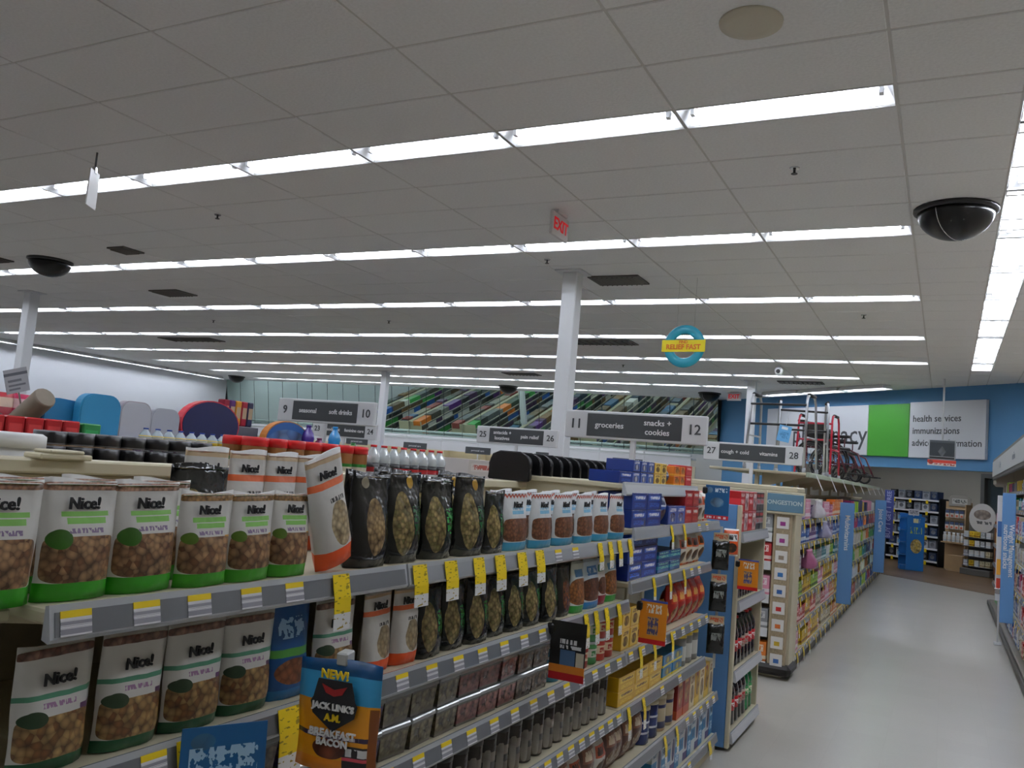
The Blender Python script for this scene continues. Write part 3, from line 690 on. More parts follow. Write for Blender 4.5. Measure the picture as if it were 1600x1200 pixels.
pack_run([(OR0, 'orange cracker box')], T0, 1.561, 4.28, 4.48, -1.24, 2); pack_run([(RD0, 'red cracker box')], T0, 1.561, 4.49, 4.61, -1.24, 2)
BLP3 = carton('cookie_pack', .2, .14, .07, '#16307e', '#3a62c0', '#e8eef8', 0, .25)
pack_run([(BLUEP, 'royal blue cookie pack')], T1, 1.373, 3.5, 3.9, layers=2); pack_run([(BLW, 'blue and white cookie bag')], T1, 1.373, 3.93, 4.04)
pack_run([(BLUEP2, 'round-print navy cookie pack')], T1, 1.373, 4.06, 4.34, layers=1); pack_run([(REDP, 'red cookie pack')], T1, 1.373, 4.35, 4.6, layers=2); pack_run([(WHT, 'cream cookie bag with red band')], T1, 1.373, 4.62, 4.98)
pack_run([(BLP3, 'dark blue cookie pack')], T2, 1.148, 3.5, 3.9, layers=3); pack_run([(TEAL, 'teal and blue cookie pack')], T2, 1.148, 3.93, 4.3, layers=2); pack_run([(WHT, 'cream cookie bag with red band'), (ORGB, 'cream cookie bag with orange band')], T2, 1.148, 4.34, 4.84)
pack_run([(YEL, 'yellow cookie box')], T3, .861, 3.48, 3.7, layers=2); pack_run([(YB, 'yellow cookie bag')], T3, .861, 3.72, 4.2); pack_run([(REDB, 'red cracker bag')], T3, .861, 4.25, 4.84)
YF = carton('wafer_pack', .2, .15, .06, '#d9a91e', '#f0cf4a', '#7a4a12', 0, .3); BY = carton('wafer_pack', .17, .15, .055, '#1673a8', '#e6cf2a', '#0d4f80', 1, .3)
pack_run([(YF, 'yellow wafer pack')], T4, .626, 3.5, 4.08, layers=2); pack_run([(BY, 'blue and yellow wafer pack')], T4, .626, 4.12, 4.45, layers=2)
WCAN = can_kind('oat_canister', .055, .16, prt('print_grey_can', '#8a8a86', [(.2, .7, '#d0cfc8')], wrinkle=0), mat('lid_yellow', '#d9b92a', .4))
for y in (4.52, 4.64, 4.76): on_shelf(WCAN, 'grey canister with yellow lid', 'canister', T4, -1.19, y, .626)
NCAN = can_kind('cookie_tin', .06, .17, prt('print_navy_tin', '#1c2c66', [(.3, .36, '#c8ccd8'), (.6, .66, '#c8ccd8')], wrinkle=0, rough=.25), mat('lid_cream', '#c9bfa0', .4)); CTIN = can_kind('cookie_tin', .06, .17, prt('print_cream_tin', '#b9a888', [(.1, .3, '#2a2f5a'), (.7, .8, '#2a2f5a')], wrinkle=0), mat('lid_cream', '#c9bfa0', .4))
pack_run([(BRN, 'brown cookie bag')], T5, .371, 3.5, 3.86)
for y in (3.95, 4.08): on_shelf(NCAN, 'navy cookie tin with white stripes', 'tin', T5, -1.19, y, .371)
for y in (4.21, 4.34): on_shelf(CTIN, 'cream cookie tin with navy bands', 'tin', T5, -1.19, y, .371)
RB = carton('cracker_box', .12, .08, .2, '#8f2018', '#b5502a', '#e8b86a', 1); YBX = carton('cracker_box', .1, .08, .19, '#c99a1e', '#e6c24a', '#8a2a14', 1); CRM = carton('cracker_box', .1, .08, .19, '#cdbd92', '#e0d2ae', '#8a5a24', 3)
pack_run([(RB, 'tall red cracker box')], T5, .371, 4.42, 4.65); pack_run([(CRM, 'tall cream cracker box'), (YBX, 'tall yellow cracker box')], T5, .371, 4.67, 5.17)
WB = carton('cereal_box', .075, .15, .2, '#cfd6da', '#3a86b8', '#1c4f80', 2); BB = carton('cereal_box', .075, .15, .2, '#2f7fb4', '#cfe0ea', '#103a60', 0); VB = carton('cereal_box', .075, .15, .2, '#d4d2d6', '#4a3a78', '#2a2050', 1)
pack_run([(WB, 'white and blue cereal box'), (VB, 'white and violet cereal box'), (BB, 'bright blue cereal box')], T6, .121, 4.05, 5.2)
pack_run([(BRN, 'brown cookie bag'), (WHT, 'cream cookie bag with red band')], 'on the fifth nut shelf', .371, 2.4, 3.46)
# clip strip of black bags, hanging cards ----------------------------------------------------
cs = link('clip_strip', MB().bbox(-.008, .008, -.002, .002, .52, 1.34, .001).mesh('clip_strip', mat('clip_clear', '#b9bcbc', .3)), None, (-1.175, 5.12, 0), (0, 0, R_(20))); tag(cs, 'thin clear hanging strip carrying the black bags', 'clip strip')
BKB = Kind('hanging_bag', [P('bag', pillow_mesh('hanging_bag', .1, .045, .17, prt('print_black_bag', '#0e1110', [(.9, 1, '#1a1a1a')], txt=[(.2, .8, .45, .7, '#8a8f8a', 10, 5)], rough=.15, wrinkle=.6), 31)), P('header', MB().bbox(-.045, .045, -.002, .002, .165, .215, .001).mesh('header', prt('print_header', '#b9a98a', [(0, .4, '#cfc3a8')], txt=[(.1, .9, .3, .8, '#c8552a', 8, 4)], wrinkle=0)))])
for i, z in enumerate((1.09, .85, .61)):
    o = put(BKB, (-1.165, 5.08, z), (0, 0, R_(25))); tag(o, ('uppermost', 'middle', 'lowest')[i] + ' of three glossy black bags hanging beside the blue fin', 'snack bag', 'black bags on the clip strip')
OB = pil('hanging_orange_bag', .09, .05, .16, '#e0591e', '#f0f0ee', '#2a2a2a', 33); o = put(OB, (-1.13, 5.18, 1.17), (0, 0, R_(30))); tag(o, 'orange and white snack bag hanging above the black bags', 'snack bag')
def flag(nm, y, z0, z1, w_, m, label, parts=(), x0=-1.158, ry_=0.):
    e = link(nm, None, None, (x0, y, z0), (0, 0, R_(2))); tag(e, label, 'shelf card')
    h = z1 - z0
    link('card', MB().bbox(.004, w_ + .004, -.0015, .0015, 0, h, .0008).mesh('card', m), e)
    link('clip', MB().bbox(-.012, .014, -.012, .012, h - .05, h - .012, .006).mesh('clip', black), e)
    for pn, me, off in parts: link(pn, me, e, off)
    return e
wh = mat('ink_white', '#f0f0f0', .6); yl = mat('ink_yellow', '#f2cf1c', .6)
flag('shelf_card', 2.66, .91, 1.1, .125, prt('print_nutcard', '#141414', [(0, .13, '#b5121c'), (.13, .26, '#e0852a')], rects=[(.3, .72, .26, .52, '#4f6f96'), (.75, .97, .26, .5, '#cfc8b4')], txt=[(.28, .75, .62, .7, '#e8e8e8', 12, 3), (.28, .88, .54, .6, '#e8e8e8', 12, 3)], wrinkle=0), 'black shelf card with red foot clipped below the second nut shelf')
flag('shelf_card', 3.6, .89, 1.075, .118, prt('print_orangecard', '#e08a1e', [(0, .11, '#c0141c'), (.95, 1, '#3a4a9a')], rects=[(.3, .7, .2, .62, '#c79a5a')], txt=[(.25, .8, .7, .9, '#f4f0e6', 12, 8), (.3, .7, .22, .6, '#4a4a7a', 12, 12)], wrinkle=0), 'orange shelf card with red foot clipped between nuts and cookies')
flag('shelf_card', 4.6, 1.4, 1.582, .128, prt('print_bluecard', '#16598c', [(0, .12, '#c8202c')], win=[(.5, .5, .28, .14, 2, '#3f8ac0', '#8ab8d8', 20), (.18, .85, .12, .09, 2, '#4a9ad0', '#8ac0e6', 20)], txt=[(.4, .9, .8, .92, '#d8e6f0', 14, 10), (.1, .9, .03, .09, '#f0f0f0', 14, 3)], wrinkle=0), 'blue shelf card with red foot clipped at the top cookie shelf')
flag('shelf_card', 5.3, .97, 1.15, .12, MATS['print_orangecard'], 'orange shelf card clipped to the blue fin by the soda section', x0=-1.108)
# hanging jerky pouch display in the foreground
mj = prt('print_breakfast_bag', '#e89a1c', [(.86, 1, '#0f4f86'), (.62, .86, '#3fa6dc'), (0, .12, '#e88a1c'), (.3, .34, '#3a2a4a')], win=[(.5, .86, .26, .0001, 2, '#111111', '#222222', 5), (.45, .21, .2, .09, 2, '#6a2a18', '#9a4a28', 40)], rects=[(.62, .93, .06, .26, '#221a1c'), (.62, .93, .13, .16, '#d84a5a'), (.9, 1, 0, .6, '#8a4a1c')], txt=[(.15, .8, .305, .335, '#e8e0e8', 16, 3), (.66, .9, .17, .24, '#e8e8e8', 10, 6)], rough=.3)
jm = pouch_mesh('jerky_bag', .175, .036, .21, mj, seed=17)
e = link('breakfast_bacon_bag', None, None, (-1.035, 1.39, .985), (R_(4), 0, R_(10))); tag(e, 'orange and blue bacon bag with black shield clipped before the nut shelves', 'snack bag')
link('bag', jm, e)
SB = .89
def z9(q): return [(x * SB, z * SB) for x, z in q]
link('emblem', MB().prism(z9([(-.05, .16), (-.056, .15), (-.05, .125), (0, .09), (.05, .125), (.056, .15), (.05, .16), (.04, .2), (-.04, .2)]), -.0235, -.022).mesh('emblem', ink), e)
link('emblem_crest', MB().prism(z9([(-.03, .19), (-.02, .172), (0, .166), (.02, .172), (.03, .19), (0, .18)]), -.0252, -.0237).mesh('crest', mat('crest_red', '#a01c1c')), e)
for s_, z, sz, mm2 in (("NEW!", .212, .023, yl), ("JACK LINK'S", .143, .0165, wh), ('A.M.', .12, .018, yl), ('BREAKFAST', .085, .019, wh), ('BACON', .066, .019, wh)):
    link('lettering', text_mesh(s_, sz, mm2, .0007), e, (0, -.0255 if z > .09 else -.022, z * SB))
link('clip', MB().bbox(-.012, .012, -.004, .03, .2, .225, .003).mesh('clip', mat('clip_clear', '#b9bcbc', .3)), e)
# dark blue shelf talker in the lower left
e = link('shelf_card', None, None, (-1.10, 1.16, .965), (R_(-6), 0, R_(62))); tag(e, 'tilted dark blue shelf card below the dark green pouches', 'shelf card')
link('card', MB().bbox(-.075, .075, -.001, .001, 0, .14, .0006).mesh('card', prt('print_talker', '#0f5a92', txt=[(.1, .9, .35, .75, '#a8cce6', 12, 8)], win=[(.25, .82, .14, .1, 2, '#2f7fb4', '#4a94c4', 10)], wrinkle=0)), e, (0, 0, 0))
# soda section -----------------------------------------------------------------------------
SODA = carton('soda_carton', .125, .2, .125, '#b3141c', '#d8323a', '#f0e6e4', 2, .3); SODB = carton('soda_carton', .125, .2, .125, '#3a3a40', '#9a9aa0', '#c8202c', 2, .3); SODR = carton('soda_carton', .125, .2, .125, '#a81018', '#c8a0a0', '#f4f0f0', 3, .3)
for lv in (0, 1):
    for i, (k_, d_) in enumerate(((SODA, 'red soda carton'), (SODR, 'red soda carton with pale front'), (SODA, 'red soda carton'), (SODR, 'red soda carton with pale front'), (SODB, 'charcoal soda carton'), (SODB, 'charcoal soda carton'))):
        on_shelf(k_, d_, 'carton', 'in the ' + ('lower', 'upper')[lv] + ' soda carton layer', -1.13, 5.45 + .128 * i, 1.301 + .1265 * lv)
cola = mat('cola', '#120806', .08, coat=.8); colal = prt('print_cola', '#b8141c', txt=[(.1, .9, .3, .7, '#f0f0f0', 8, 4)], wrinkle=0); capr = mat('cap_red', '#c0161c', .4); capk = mat('cap_black', '#151515', .4)
COLA = bottle_kind('soda_bottle', .05, .3, cola, colal, capr); COLZ = bottle_kind('soda_bottle', .05, .3, cola, prt('print_zero', '#b8a898', txt=[(.1, .9, .2, .8, '#b8141c', 8, 4)], wrinkle=0), capk)
GRN = bottle_kind('soda_bottle', .05, .3, mat('green_soda', '#0f7a38', .08, coat=.8), prt('print_lime', '#2f9a4a', txt=[(.1, .9, .2, .8, '#f0f0d0', 8, 4)], wrinkle=0), mat('cap_green', '#1f8a3c', .4))
for zz, wh_ in ((.461, 'on the third soda end shelf'), (.101, 'on the lowest soda end shelf')):
    for i in range(7):
        k_, d_ = (COLA, 'dark cola bottle with red label') if i in (0, 1, 2) else (COLZ, 'dark cola bottle with beige label') if i < 5 else (GRN, 'green soda bottle') if zz < .2 else (COLA, 'dark cola bottle with red label')
        on_shelf(k_, d_, 'bottle', wh_, -1.13, 5.44 + .107 * i, zz)
SM = bottle_kind('soda_bottle', .033, .2, cola, prt('print_smallsoda', '#6a6a72', wrinkle=0), capk)
for i in range(9): on_shelf(SM, 'small black-capped soda bottle', 'bottle', 'on the second soda end shelf', -1.13, 5.42 + .082 * i, .881)

# ------------------------------------------------------------------ things standing on top of the snack gondola
TOP = 'on top of the snack gondola'; BSH = 'on the far side of the snack gondola'
tin_m = prt('print_black_tin', '#1b1a1d', [(.0, .12, '#8a8a8e'), (.9, 1, '#6a6a70')], wrinkle=0, rough=.3)
TIN = can_kind('black_tin', .038, .036, tin_m, None, False)
for lv in range(3):
    for i in range(7): 
        o = put(TIN, (-1.98 + .0 * lv, 1.36 + .079 * i, 1.481 + .037 * lv)); reg(o, 'tin', 'flat black tin', 'in the ' + ('lower', 'middle', 'upper')[lv] + ' stacked layer behind the pouches', i)
RIS = link('riser_box', MB().bbox(-.06, .06, -.3, .3, 0, .119, .004).mesh('riser_box', mat('riser_black', '#161618', .5)), None, (-1.98, 1.6, 1.361)); tag(RIS, 'long black display riser under the stacked tins', 'display box')
pail = link('white_tub', None, None, (-1.87, 1.17, 1.361)); tag(pail, 'round white plastic tub at the left edge above the pouches', 'tub')
link('body', MB().lathe([(.07, 0), (.085, .02), (.085, .19)], 24).mesh('body', white), pail); link('lid', MB().lathe([(.09, .185), (.09, .212), (.08, .218)], 24).mesh('lid', white), pail)
pbj = prt('print_peanut_butter', '#8a5a30', [(.1, .5, '#2f7a34'), (.2, .4, '#d8d0c0'), (0, .1, '#b01c20')], wrinkle=0, rough=.2)
PBJ = can_kind('peanut_butter_jar', .044, .13, pbj, mat('lid_red', '#c4141c', .35))
PBJ.parts[1] = P('lid', MB().lathe([(.045, .1), (.045, .128), (.042, .131)], 16).mesh('lid', MATS['lid_red']))
for i in range(7):
    for r in range(2): o = put(PBJ, (-2.2 + .09 * r, 2.2 + .095 * i, 1.49)); reg(o, 'jar', 'red-lidded peanut butter jar', ('in the rear row ', 'in the front row ')[r] + 'above the cashew pouches', i)
e = link('riser_box', MB().bbox(-.1, .1, -.35, .35, 0, .128, .004).mesh('riser_box', MATS['riser_black']), None, (-2.16, 2.49, 1.361)); tag(e, 'black display riser under the peanut butter jars', 'display box')
SPK = bottle_kind('clear_bottle', .033, .165, mat('clear_drink', '#c3c9cc', .1, coat=.6), prt('print_blackred', '#1a1a1c', [(.0, .5, '#b81c24')], wrinkle=0), mat('cap_redw', '#c41c24', .4))
for i in range(8): o = put(SPK, (-2.14, 2.92 + .075 * i, 1.47)); reg(o, 'bottle', 'clear drink bottle with red cap', 'behind the black pistachio bags', i)
e = link('riser_box', MB().bbox(-.1, .1, -.35, .35, 0, .108, .004).mesh('riser_box', mat('riser_white', '#cfd0ce', .5)), None, (-2.14, 3.2, 1.361)); tag(e, 'white display riser under the clear drink bottles', 'display box')
CRB = carton('cream_box', .09, .1, .13, '#cdbf9a', '#e3d9be', '#7a5a30', 2); PINK = carton('pale_carton', .26, .16, .13, '#c9c2be', '#d6cfcb', '#b05a50', 0)
for i in range(2): o = put(PINK, (-2.14, 3.72 + .27 * i, 1.48), (0, 0, Q90)); reg(o, 'carton', 'wide pale carton', 'beyond the black pistachio bags', i)
for i in range(5): o = put(CRB, (-2.14, 4.18 + .105 * i, 1.5), (0, 0, Q90)); reg(o, 'carton', 'cream carton with brown sides', 'standing in line beyond the pistachio bags', i)
for i, (c_, a_) in enumerate((('#9a4a2a', '#c86a3a'), ('#e05a2a', '#f08a4a'), ('#1f5a3a', '#3f8a5a'), ('#2a7a6a', '#4fb0a0'), ('#23285a', '#5a60a0'), ('#2a2f6a', '#6a6fb0'), ('#3a3a5a', '#8a8ab0'))):
    nmx = ('russet', 'orange', 'dark green', 'teal', 'navy', 'indigo', 'slate')[i]
    o = put(can_kind('spice_canister', .042, .13, prt(f'print_spice{i}', c_, [(.3, .6, a_)], wrinkle=0), mat('lid_dark', '#1c1c24', .4)), (-2.14, 4.74 + .08 * i, 1.5)); reg(o, 'canister', nmx + ' canister', 'in line between cream cartons and black trays', i)
e = link('riser_box', MB().bbox(-.1, .1, -.95, .95, 0, .119, .004).mesh('riser_box', MATS['riser_white']), None, (-2.14, 4.51, 1.361)); tag(e, 'long white display riser under the cream cartons', 'display box')
# black trays standing on edge
tm_ = mat('tray_black', '#0b0b0d', .28)
def tray_mesh():
    b = MB(); pts = []
    w_, h = .1, .125; r = .05
    out = [(-w_, 0), (w_, 0)]
    for i in range(7): a = math.pi / 2 * i / 6; out.append((w_ - r + r * math.cos(a), h - r + r * math.sin(a)))
    for i in range(7): a = math.pi / 2 + math.pi / 2 * i / 6; out.append((-w_ + r + r * math.cos(a), h - r + r * math.sin(a)))
    n_ = len(out)
    vs = [(x, 0, z) for x, z in out] + [(x * .86, .055, .01 + z * .86) for x, z in out] + [(x * .97, -.006, z * .98 + .001) for x, z in out]
    fs = [(i, (i + 1) % n_, n_ + (i + 1) % n_, n_ + i) for i in range(n_)] + [tuple(range(n_, 2 * n_))] + [(2 * n_ + i, 2 * n_ + (i + 1) % n_, (i + 1) % n_, i) for i in range(n_)] + [tuple(range(2 * n_, 3 * n_))[::-1]]
    return b.add(vs, fs).mesh('tray', tm_)
TRK = Kind('black_tray', [P('tray', tray_mesh()), P('rim', MB().tube([(-.1, 0, .005), (-.1, 0, .07), (-.085, 0, .11), (-.05, 0, .125), (.05, 0, .125), (.085, 0, .11), (.1, 0, .07), (.1, 0, .005)], .004, 6).mesh('rim', mat('rim_gloss', '#2a2a2e', .2)))])
for i in range(13):
    o = put(TRK, (-1.72, 3.36 + .115 * i, 1.5315), (0, 0, R_(0))); reg(o, 'tray', 'upright black plastic tray', 'on the cap behind the almond pouches', i)
e = link('can_holder', None, None, (-1.68, 1.18, 1.531)); tag(e, 'small beige bracket plate on the gondola cap above the pouches', 'bracket')
link('plate', MB().bbox(-.03, .03, -.06, .06, 0, .012, .003).mesh('plate', beige), e); link('foot', MB().bbox(-.03, .03, -.04, .04, .012, .02, .003).mesh('foot', beige), e)

# ------------------------------------------------------------------ aisle signs
grey_s = mat('sign_charcoal', '#3a3d40', .5); sgw = mat('sign_white', '#d5d6d9', .45); txt_w = mat('sign_letter_white', '#e8e8ea', .5); txt_k = mat('sign_letter_dark', '#3a3c40', .5)
def aisle_sign(x, y, zc, left, right, l1, l2, label, w_=.91, h=.175, posts=True, base=1.53):
    e = link('aisle_sign', None, None, (x, y, base)); tag(e, label, 'aisle sign')
    z0 = zc - h / 2 - base
    link('frame', MB().bbox(-w_ / 2, w_ / 2, -.02, .02, z0, z0 + h, .006).mesh('frame', sgw), e)
    a = w_ * .165
    link('panel', MB().bbox(-w_ / 2 + a, w_ / 2 - a, -.024, -.018, z0 + .016, z0 + h - .016, .002).mesh('panel', grey_s), e)
    link('post', MB().bbox(-.016, .016, -.014, .014, 0, z0, .003).mesh('post', sgw), e)
    link('foot', MB().bbox(-.06, .06, -.03, .03, 0.0005, .012, .003).mesh('foot', sgw), e)
    for s_, px, sz, mm2 in ((left, -w_ / 2 + a / 2, .085, txt_k), (right, w_ / 2 - a / 2, .085, txt_k)):
        if s_: link('numeral', text_mesh(s_, sz, mm2, .001), e, (px, -.0225, z0 + h / 2))
    for s_, px in ((l1, -w_ * .17), (l2, w_ * .17)):
        for j, ln in enumerate(s_): link('lettering', text_mesh(ln, .05, txt_w, .0006), e, (px, -.0262, z0 + h / 2 + ((len(s_) - 1) / 2 - j) * .056))
    return e
aisle_sign(AX, 5.0, 1.893, '11', '12', ['groceries'], ['snacks +', 'cookies'], 'aisle sign reading groceries and snacks plus cookies, aisles 11 and 12')
aisle_sign(-4.13, 5.0, 1.875, '9', '10', ['seasonal'], ['soft drinks'], 'aisle sign reading seasonal and soft drinks, aisles 9 and 10', base=1.5)
aisle_sign(-1.63, 8.15, 1.895, '27', '28', ['cough + cold'], ['vitamins'], 'aisle sign reading cough plus cold and vitamins, aisles 27 and 28', base=1.531)
aisle_sign(-3.86, 7.65, 1.885, '25', '26', ['antacids +', 'laxatives'], ['pain relief'], 'aisle sign reading antacids plus laxatives and pain relief, aisles 25 and 26', base=1.5)
aisle_sign(-6.15, 7.8, 1.83, '23', '24', ['deodorant'], ['feminine care'], 'partly hidden aisle sign for deodorant and feminine care, left of the slim column', base=1.5)

# ================================================================== SHELVING FURTHER BACK
PAL = [('white', '#d8d6d0', '#b8c4cc'), ('purple', '#5a2f7a', '#d8cfe0'), ('magenta', '#a8285a', '#e8c8d4'), ('teal', '#1f7f8a', '#d0e6e6'), ('yellow', '#d9b82a', '#8a5a14'), ('orange', '#d9782a', '#f0e0c8'),
       ('blue', '#2a5fae', '#d4e0f0'), ('green', '#3f9a4a', '#e0ecd8'), ('pink', '#d890a8', '#f0e4e8'), ('grey', '#8f9296', '#d4d6d8'), ('red', '#b3282c', '#f0d4d0'), ('cream', '#cfc6a6', '#7a6a44'), ('lime', '#9ac23a', '#2a4a1a'), ('navy', '#1f2f5e', '#c8d0e0')]
PB = []
for i, (nm, a, b_) in enumerate(PAL): PB.append((nm, prt(f'print_small_{nm}', a, [(.12, .3, b_)], (), [(.2, .8, .5, .85, b_)], [(.25, .75, .55, .8, a, 8, 4)], wrinkle=0)))
SBOX = {}
def small_box(i, w_, d_, h):
    k = (i, w_, h)
    if k not in SBOX: SBOX[k] = Kind('medicine_carton', [P('carton', box_mesh('medicine_carton', w_, d_, h, PB[i][1], .003))])
    return SBOX[k]
def small_bottle(i, r, h):
    k = (i, r, h, 'b')
    if k not in SBOX:
        SBOX[k] = Kind('pill_bottle', [P('body', MB().lathe([(r * .95, 0), (r, .004), (r, h * .66), (r * .7, h * .76)], 12).mesh('body', PB[i][1])), P('cap', MB().lathe([(r * .75, h * .76), (r * .75, h)], 12).mesh('cap', white))])
    return SBOX[k]
MUT = ['#6f5a40', '#8a6a44', '#57544c', '#34383a', '#6a7074', '#8f9088', '#3a4a5e', '#5a3f66', '#44584a', '#7a6a58', '#2f5f86', '#a39a86', '#8a3a34', '#4a4038']
MUTM = [mat('goods_%d' % i, c_, .5, var=.45, vscale=26) for i, c_ in enumerate(MUT)]
def stuff_rows(nm, x_front, face, y0, y1, levels, seed, hmax=.2, depth=.14, wmin=.06, wmax=.13, mats_=None):
    """shelf rows of little packages beyond what can be told apart, one mesh"""
    rnd = random.Random(seed); b = MB()
    for z in levels:
        y = y0
        while y < y1 - .03:
            mi = rnd.randrange(len(PB)); L_ = rnd.uniform(.25, .9); h = rnd.uniform(.72, 1) * hmax; w_ = rnd.uniform(wmin, wmax); e_ = min(y + L_, y1)
            while y < e_ - .02:
                dx = rnd.uniform(0, .015)
                xa, xb = x_front - dx * face, x_front - (dx + depth) * face
                b.box(min(xa, xb), max(xa, xb), y, y + w_ - .006, z + .001, z + h * rnd.uniform(.96, 1.), mi); y += w_
    return b.mesh(nm, mats_ or [p[1] for p in PB])

# ---------------- medicine gondola behind the cross aisle
BXc = -1.65; BF = -1.15; BY0, BY1 = 7.62, 19.9
gB = link('medicine_gondola', None, None); tag(gB, 'long beige medicine gondola along the right aisle with congestion endcap', 'shelving')
link('back_panel', MB().bbox(BXc - .02, BXc + .02, BY0 + .5, BY1, .1, 1.5, .004).mesh('back_panel', beige2), gB)
link('base_deck', MB().bbox(BXc - .5, BF - .03, BY0 + .02, BY1, .0, .1, .01).mesh('base_deck', beige), gB)
link('bumper', MB().bbox(BXc - .54, BF + .05, BY0 - .06, BY0 + .3, .03, .12, .03).mesh('bumper', mat('bumper_black', '#15110f', .45)), gB)
link('kick_rail', MB().bbox(BF - .035, BF + .005, BY0 + .3, BY1, .02, .1, .01).mesh('kick_rail', mat('kick_dark', '#3a3733', .5)), gB)
link('top_cap', MB().bbox(BXc - .05, BXc + .05, BY0 + .5, BY1, 1.5, 1.53, .004).mesh('top_cap', beige), gB)
BL_ = (.13, .38, .62, .86, 1.1, 1.32)
secs = [(7.98, 9.2), (9.2, 10.42), (10.42, 11.64), (11.64, 12.86), (12.86, 15.3), (15.3, 17.74), (17.74, 19.9)]
for a, b_ in secs:
    for z in BL_: shelf(gB, BF, .48, a, b_, z, tags=arange(a + .1, b_ - .1, .24) if a < 12 else (), sale=[(a + .2 + .37 * i, .05, .12) for i in range(3)] if a < 12 else [(a + .3 + .5 * i, .06, .12) for i in range(4)])
    shelf(gB, -2.15, .48, a, b_, 1.32, face=-1); shelf(gB, -2.15, .48, a, b_, .7, face=-1)
    link('upright', MB().bbox(BXc - .03, BXc + .03, a - .02, a + .02, .1, 1.53, .003).mesh('upright', beige), gB)
# endcap
link('endcap_side', MB().bbox(-1.17, BF + .02, BY0 + .02, BY0 + .36, .1, 1.55, .004).mesh('endcap_side', beige), gB)
link('endcap_side', MB().bbox(-2.15, -2.13, BY0 + .02, BY0 + .36, .1, 1.55, .004).mesh('endcap_side', beige), gB)
link('endcap_back', MB().bbox(-2.13, -1.17, BY0 + .34, BY0 + .36, .1, 1.55, .004).mesh('endcap_back', beige2), gB)
link('endcap_top', MB().bbox(-2.2, -1.12, BY0 - .03, BY0 + .4, 1.56, 1.61, .01).mesh('endcap_top', beige), gB)
kraft = prt('print_kraft', '#a8977c', txt=[(.1, .9, .02, .98, '#8f7f66', 30, 40)], wrinkle=0)
pst = link('tag_post', MB().bbox(-1.3, -1.15, BY0 - .035, BY0 - .015, .12, 1.4, .003).mesh('tag_post', kraft), gB)
icons = ['#8a2a7a', '#8a2a7a', '#8a7a6a', '#2a6aa8', '#2a5a9a', '#c0282a', '#d06a2a', '#c0a02a', '#2a5a9a']
for i, c_ in enumerate(icons):
    z = 1.3 - i * .143
    link('icon_card', MB().bbox(-1.275, -1.175, BY0 - .041, BY0 - .034, z - .05, z + .05, .002).mesh('icon_card', prt(f'print_icon{i}', '#e2dedb', rects=[(.28, .72, .25, .6, c_)], wrinkle=0)), pst)
for z in (.12, .4, .68, .96, 1.2):
    sh = link('endcap_shelf', MB().bbox(-2.12, -1.31, BY0 - .02, BY0 + .33, z - .02, z, .004).mesh('endcap_shelf', beige), gB)
    link('price_rail', MB().bbox(-2.12, -1.31, BY0 - .032, BY0 - .021, z - .07, z + .005, .003).mesh('price_rail', sgw), sh)
hd = link('header_sign', MB().bbox(-1.42, -1.05, BY0 - .075, BY0 - .045, 1.375, 1.565, .006).mesh('header_frame', beige), gB)
link('header_panel', MB().bbox(-1.4, -1.06, BY0 - .082, BY0 - .074, 1.395, 1.545, .003).mesh('header_panel', mat('header_slate', '#5a7f96', .5)), hd)
link('lettering', text_mesh('CONGESTION', .05, mat('letter_pale', '#c3d0d2', .5), .0012), hd, (-1.23, BY0 - .084, 1.47))
ecd = [(1.2, 6), (.96, 7), (.68, 5), (.4, 6), (.12, 2)]
for z, ci in ecd:
    for j in range(6):
        o = put(small_box((ci + (j // 3) * 3) % len(PB), .12, .12, .16), (-2.05 + .135 * j, BY0 + .06, z + .0015)); reg(o, 'carton', f'{PB[(ci + (j // 3) * 3) % len(PB)][0]} carton', 'on the congestion endcap shelf at height %s' % {1.2: 'five', .96: 'four', .68: 'three', .4: 'two', .12: 'one'}[z], j)
# products facing the aisle: individuals up to the first blue fin, joined beyond
shn = ['lowest', 'second', 'third', 'fourth', 'fifth', 'sixth']
rnd = random.Random(3)
pal_by = [[5, 8, 11, 4, 5], [5, 11, 4, 8, 10], [0, 9, 12, 8, 4], [9, 12, 7, 0, 3], [2, 8, 9, 1, 6], [8, 0, 5, 2, 3, 1]]
for li, z in enumerate(BL_):
    y = 8.0
    while y < 12.05:
        ci = rnd.choice(pal_by[li]); n_ = rnd.randint(2, 4); h = rnd.choice((.13, .16, .185)); w_ = rnd.choice((.1, .125, .15)); bt = rnd.random() < .2
        for j in range(n_):
            if y > 12.05: break
            kind = small_bottle(ci, .035, h) if bt else small_box(ci, w_, .1, h); ww = .078 if bt else w_ + .006
            o = put(kind, (BF - .075, y + ww / 2, z + .0015), (0, 0, Q90 + rnd.uniform(-.06, .06)))
            nm = PB[ci][0] + (' pill bottle' if bt else ' medicine carton')
            reg(o, 'bottle' if bt else 'carton', nm, f'on the {shn[li]} medicine gondola shelf', y); y += ww
o = link('medicine_package', stuff_rows('medicine_packages', BF - .02, 1, 12.2, 19.8, BL_, 5, .19)); tag(o, 'dense rows of small vitamin packages beyond the first blue fin', 'packages', kind='stuff')
o = link('medicine_package', stuff_rows('medicine_packages_far', -2.13, -1, 7.98, 19.8, (.12, .38, .71, 1.0, 1.33), 6, .17)); tag(o, 'dense rows of small packages on the far side of the medicine gondola', 'packages', kind='stuff')
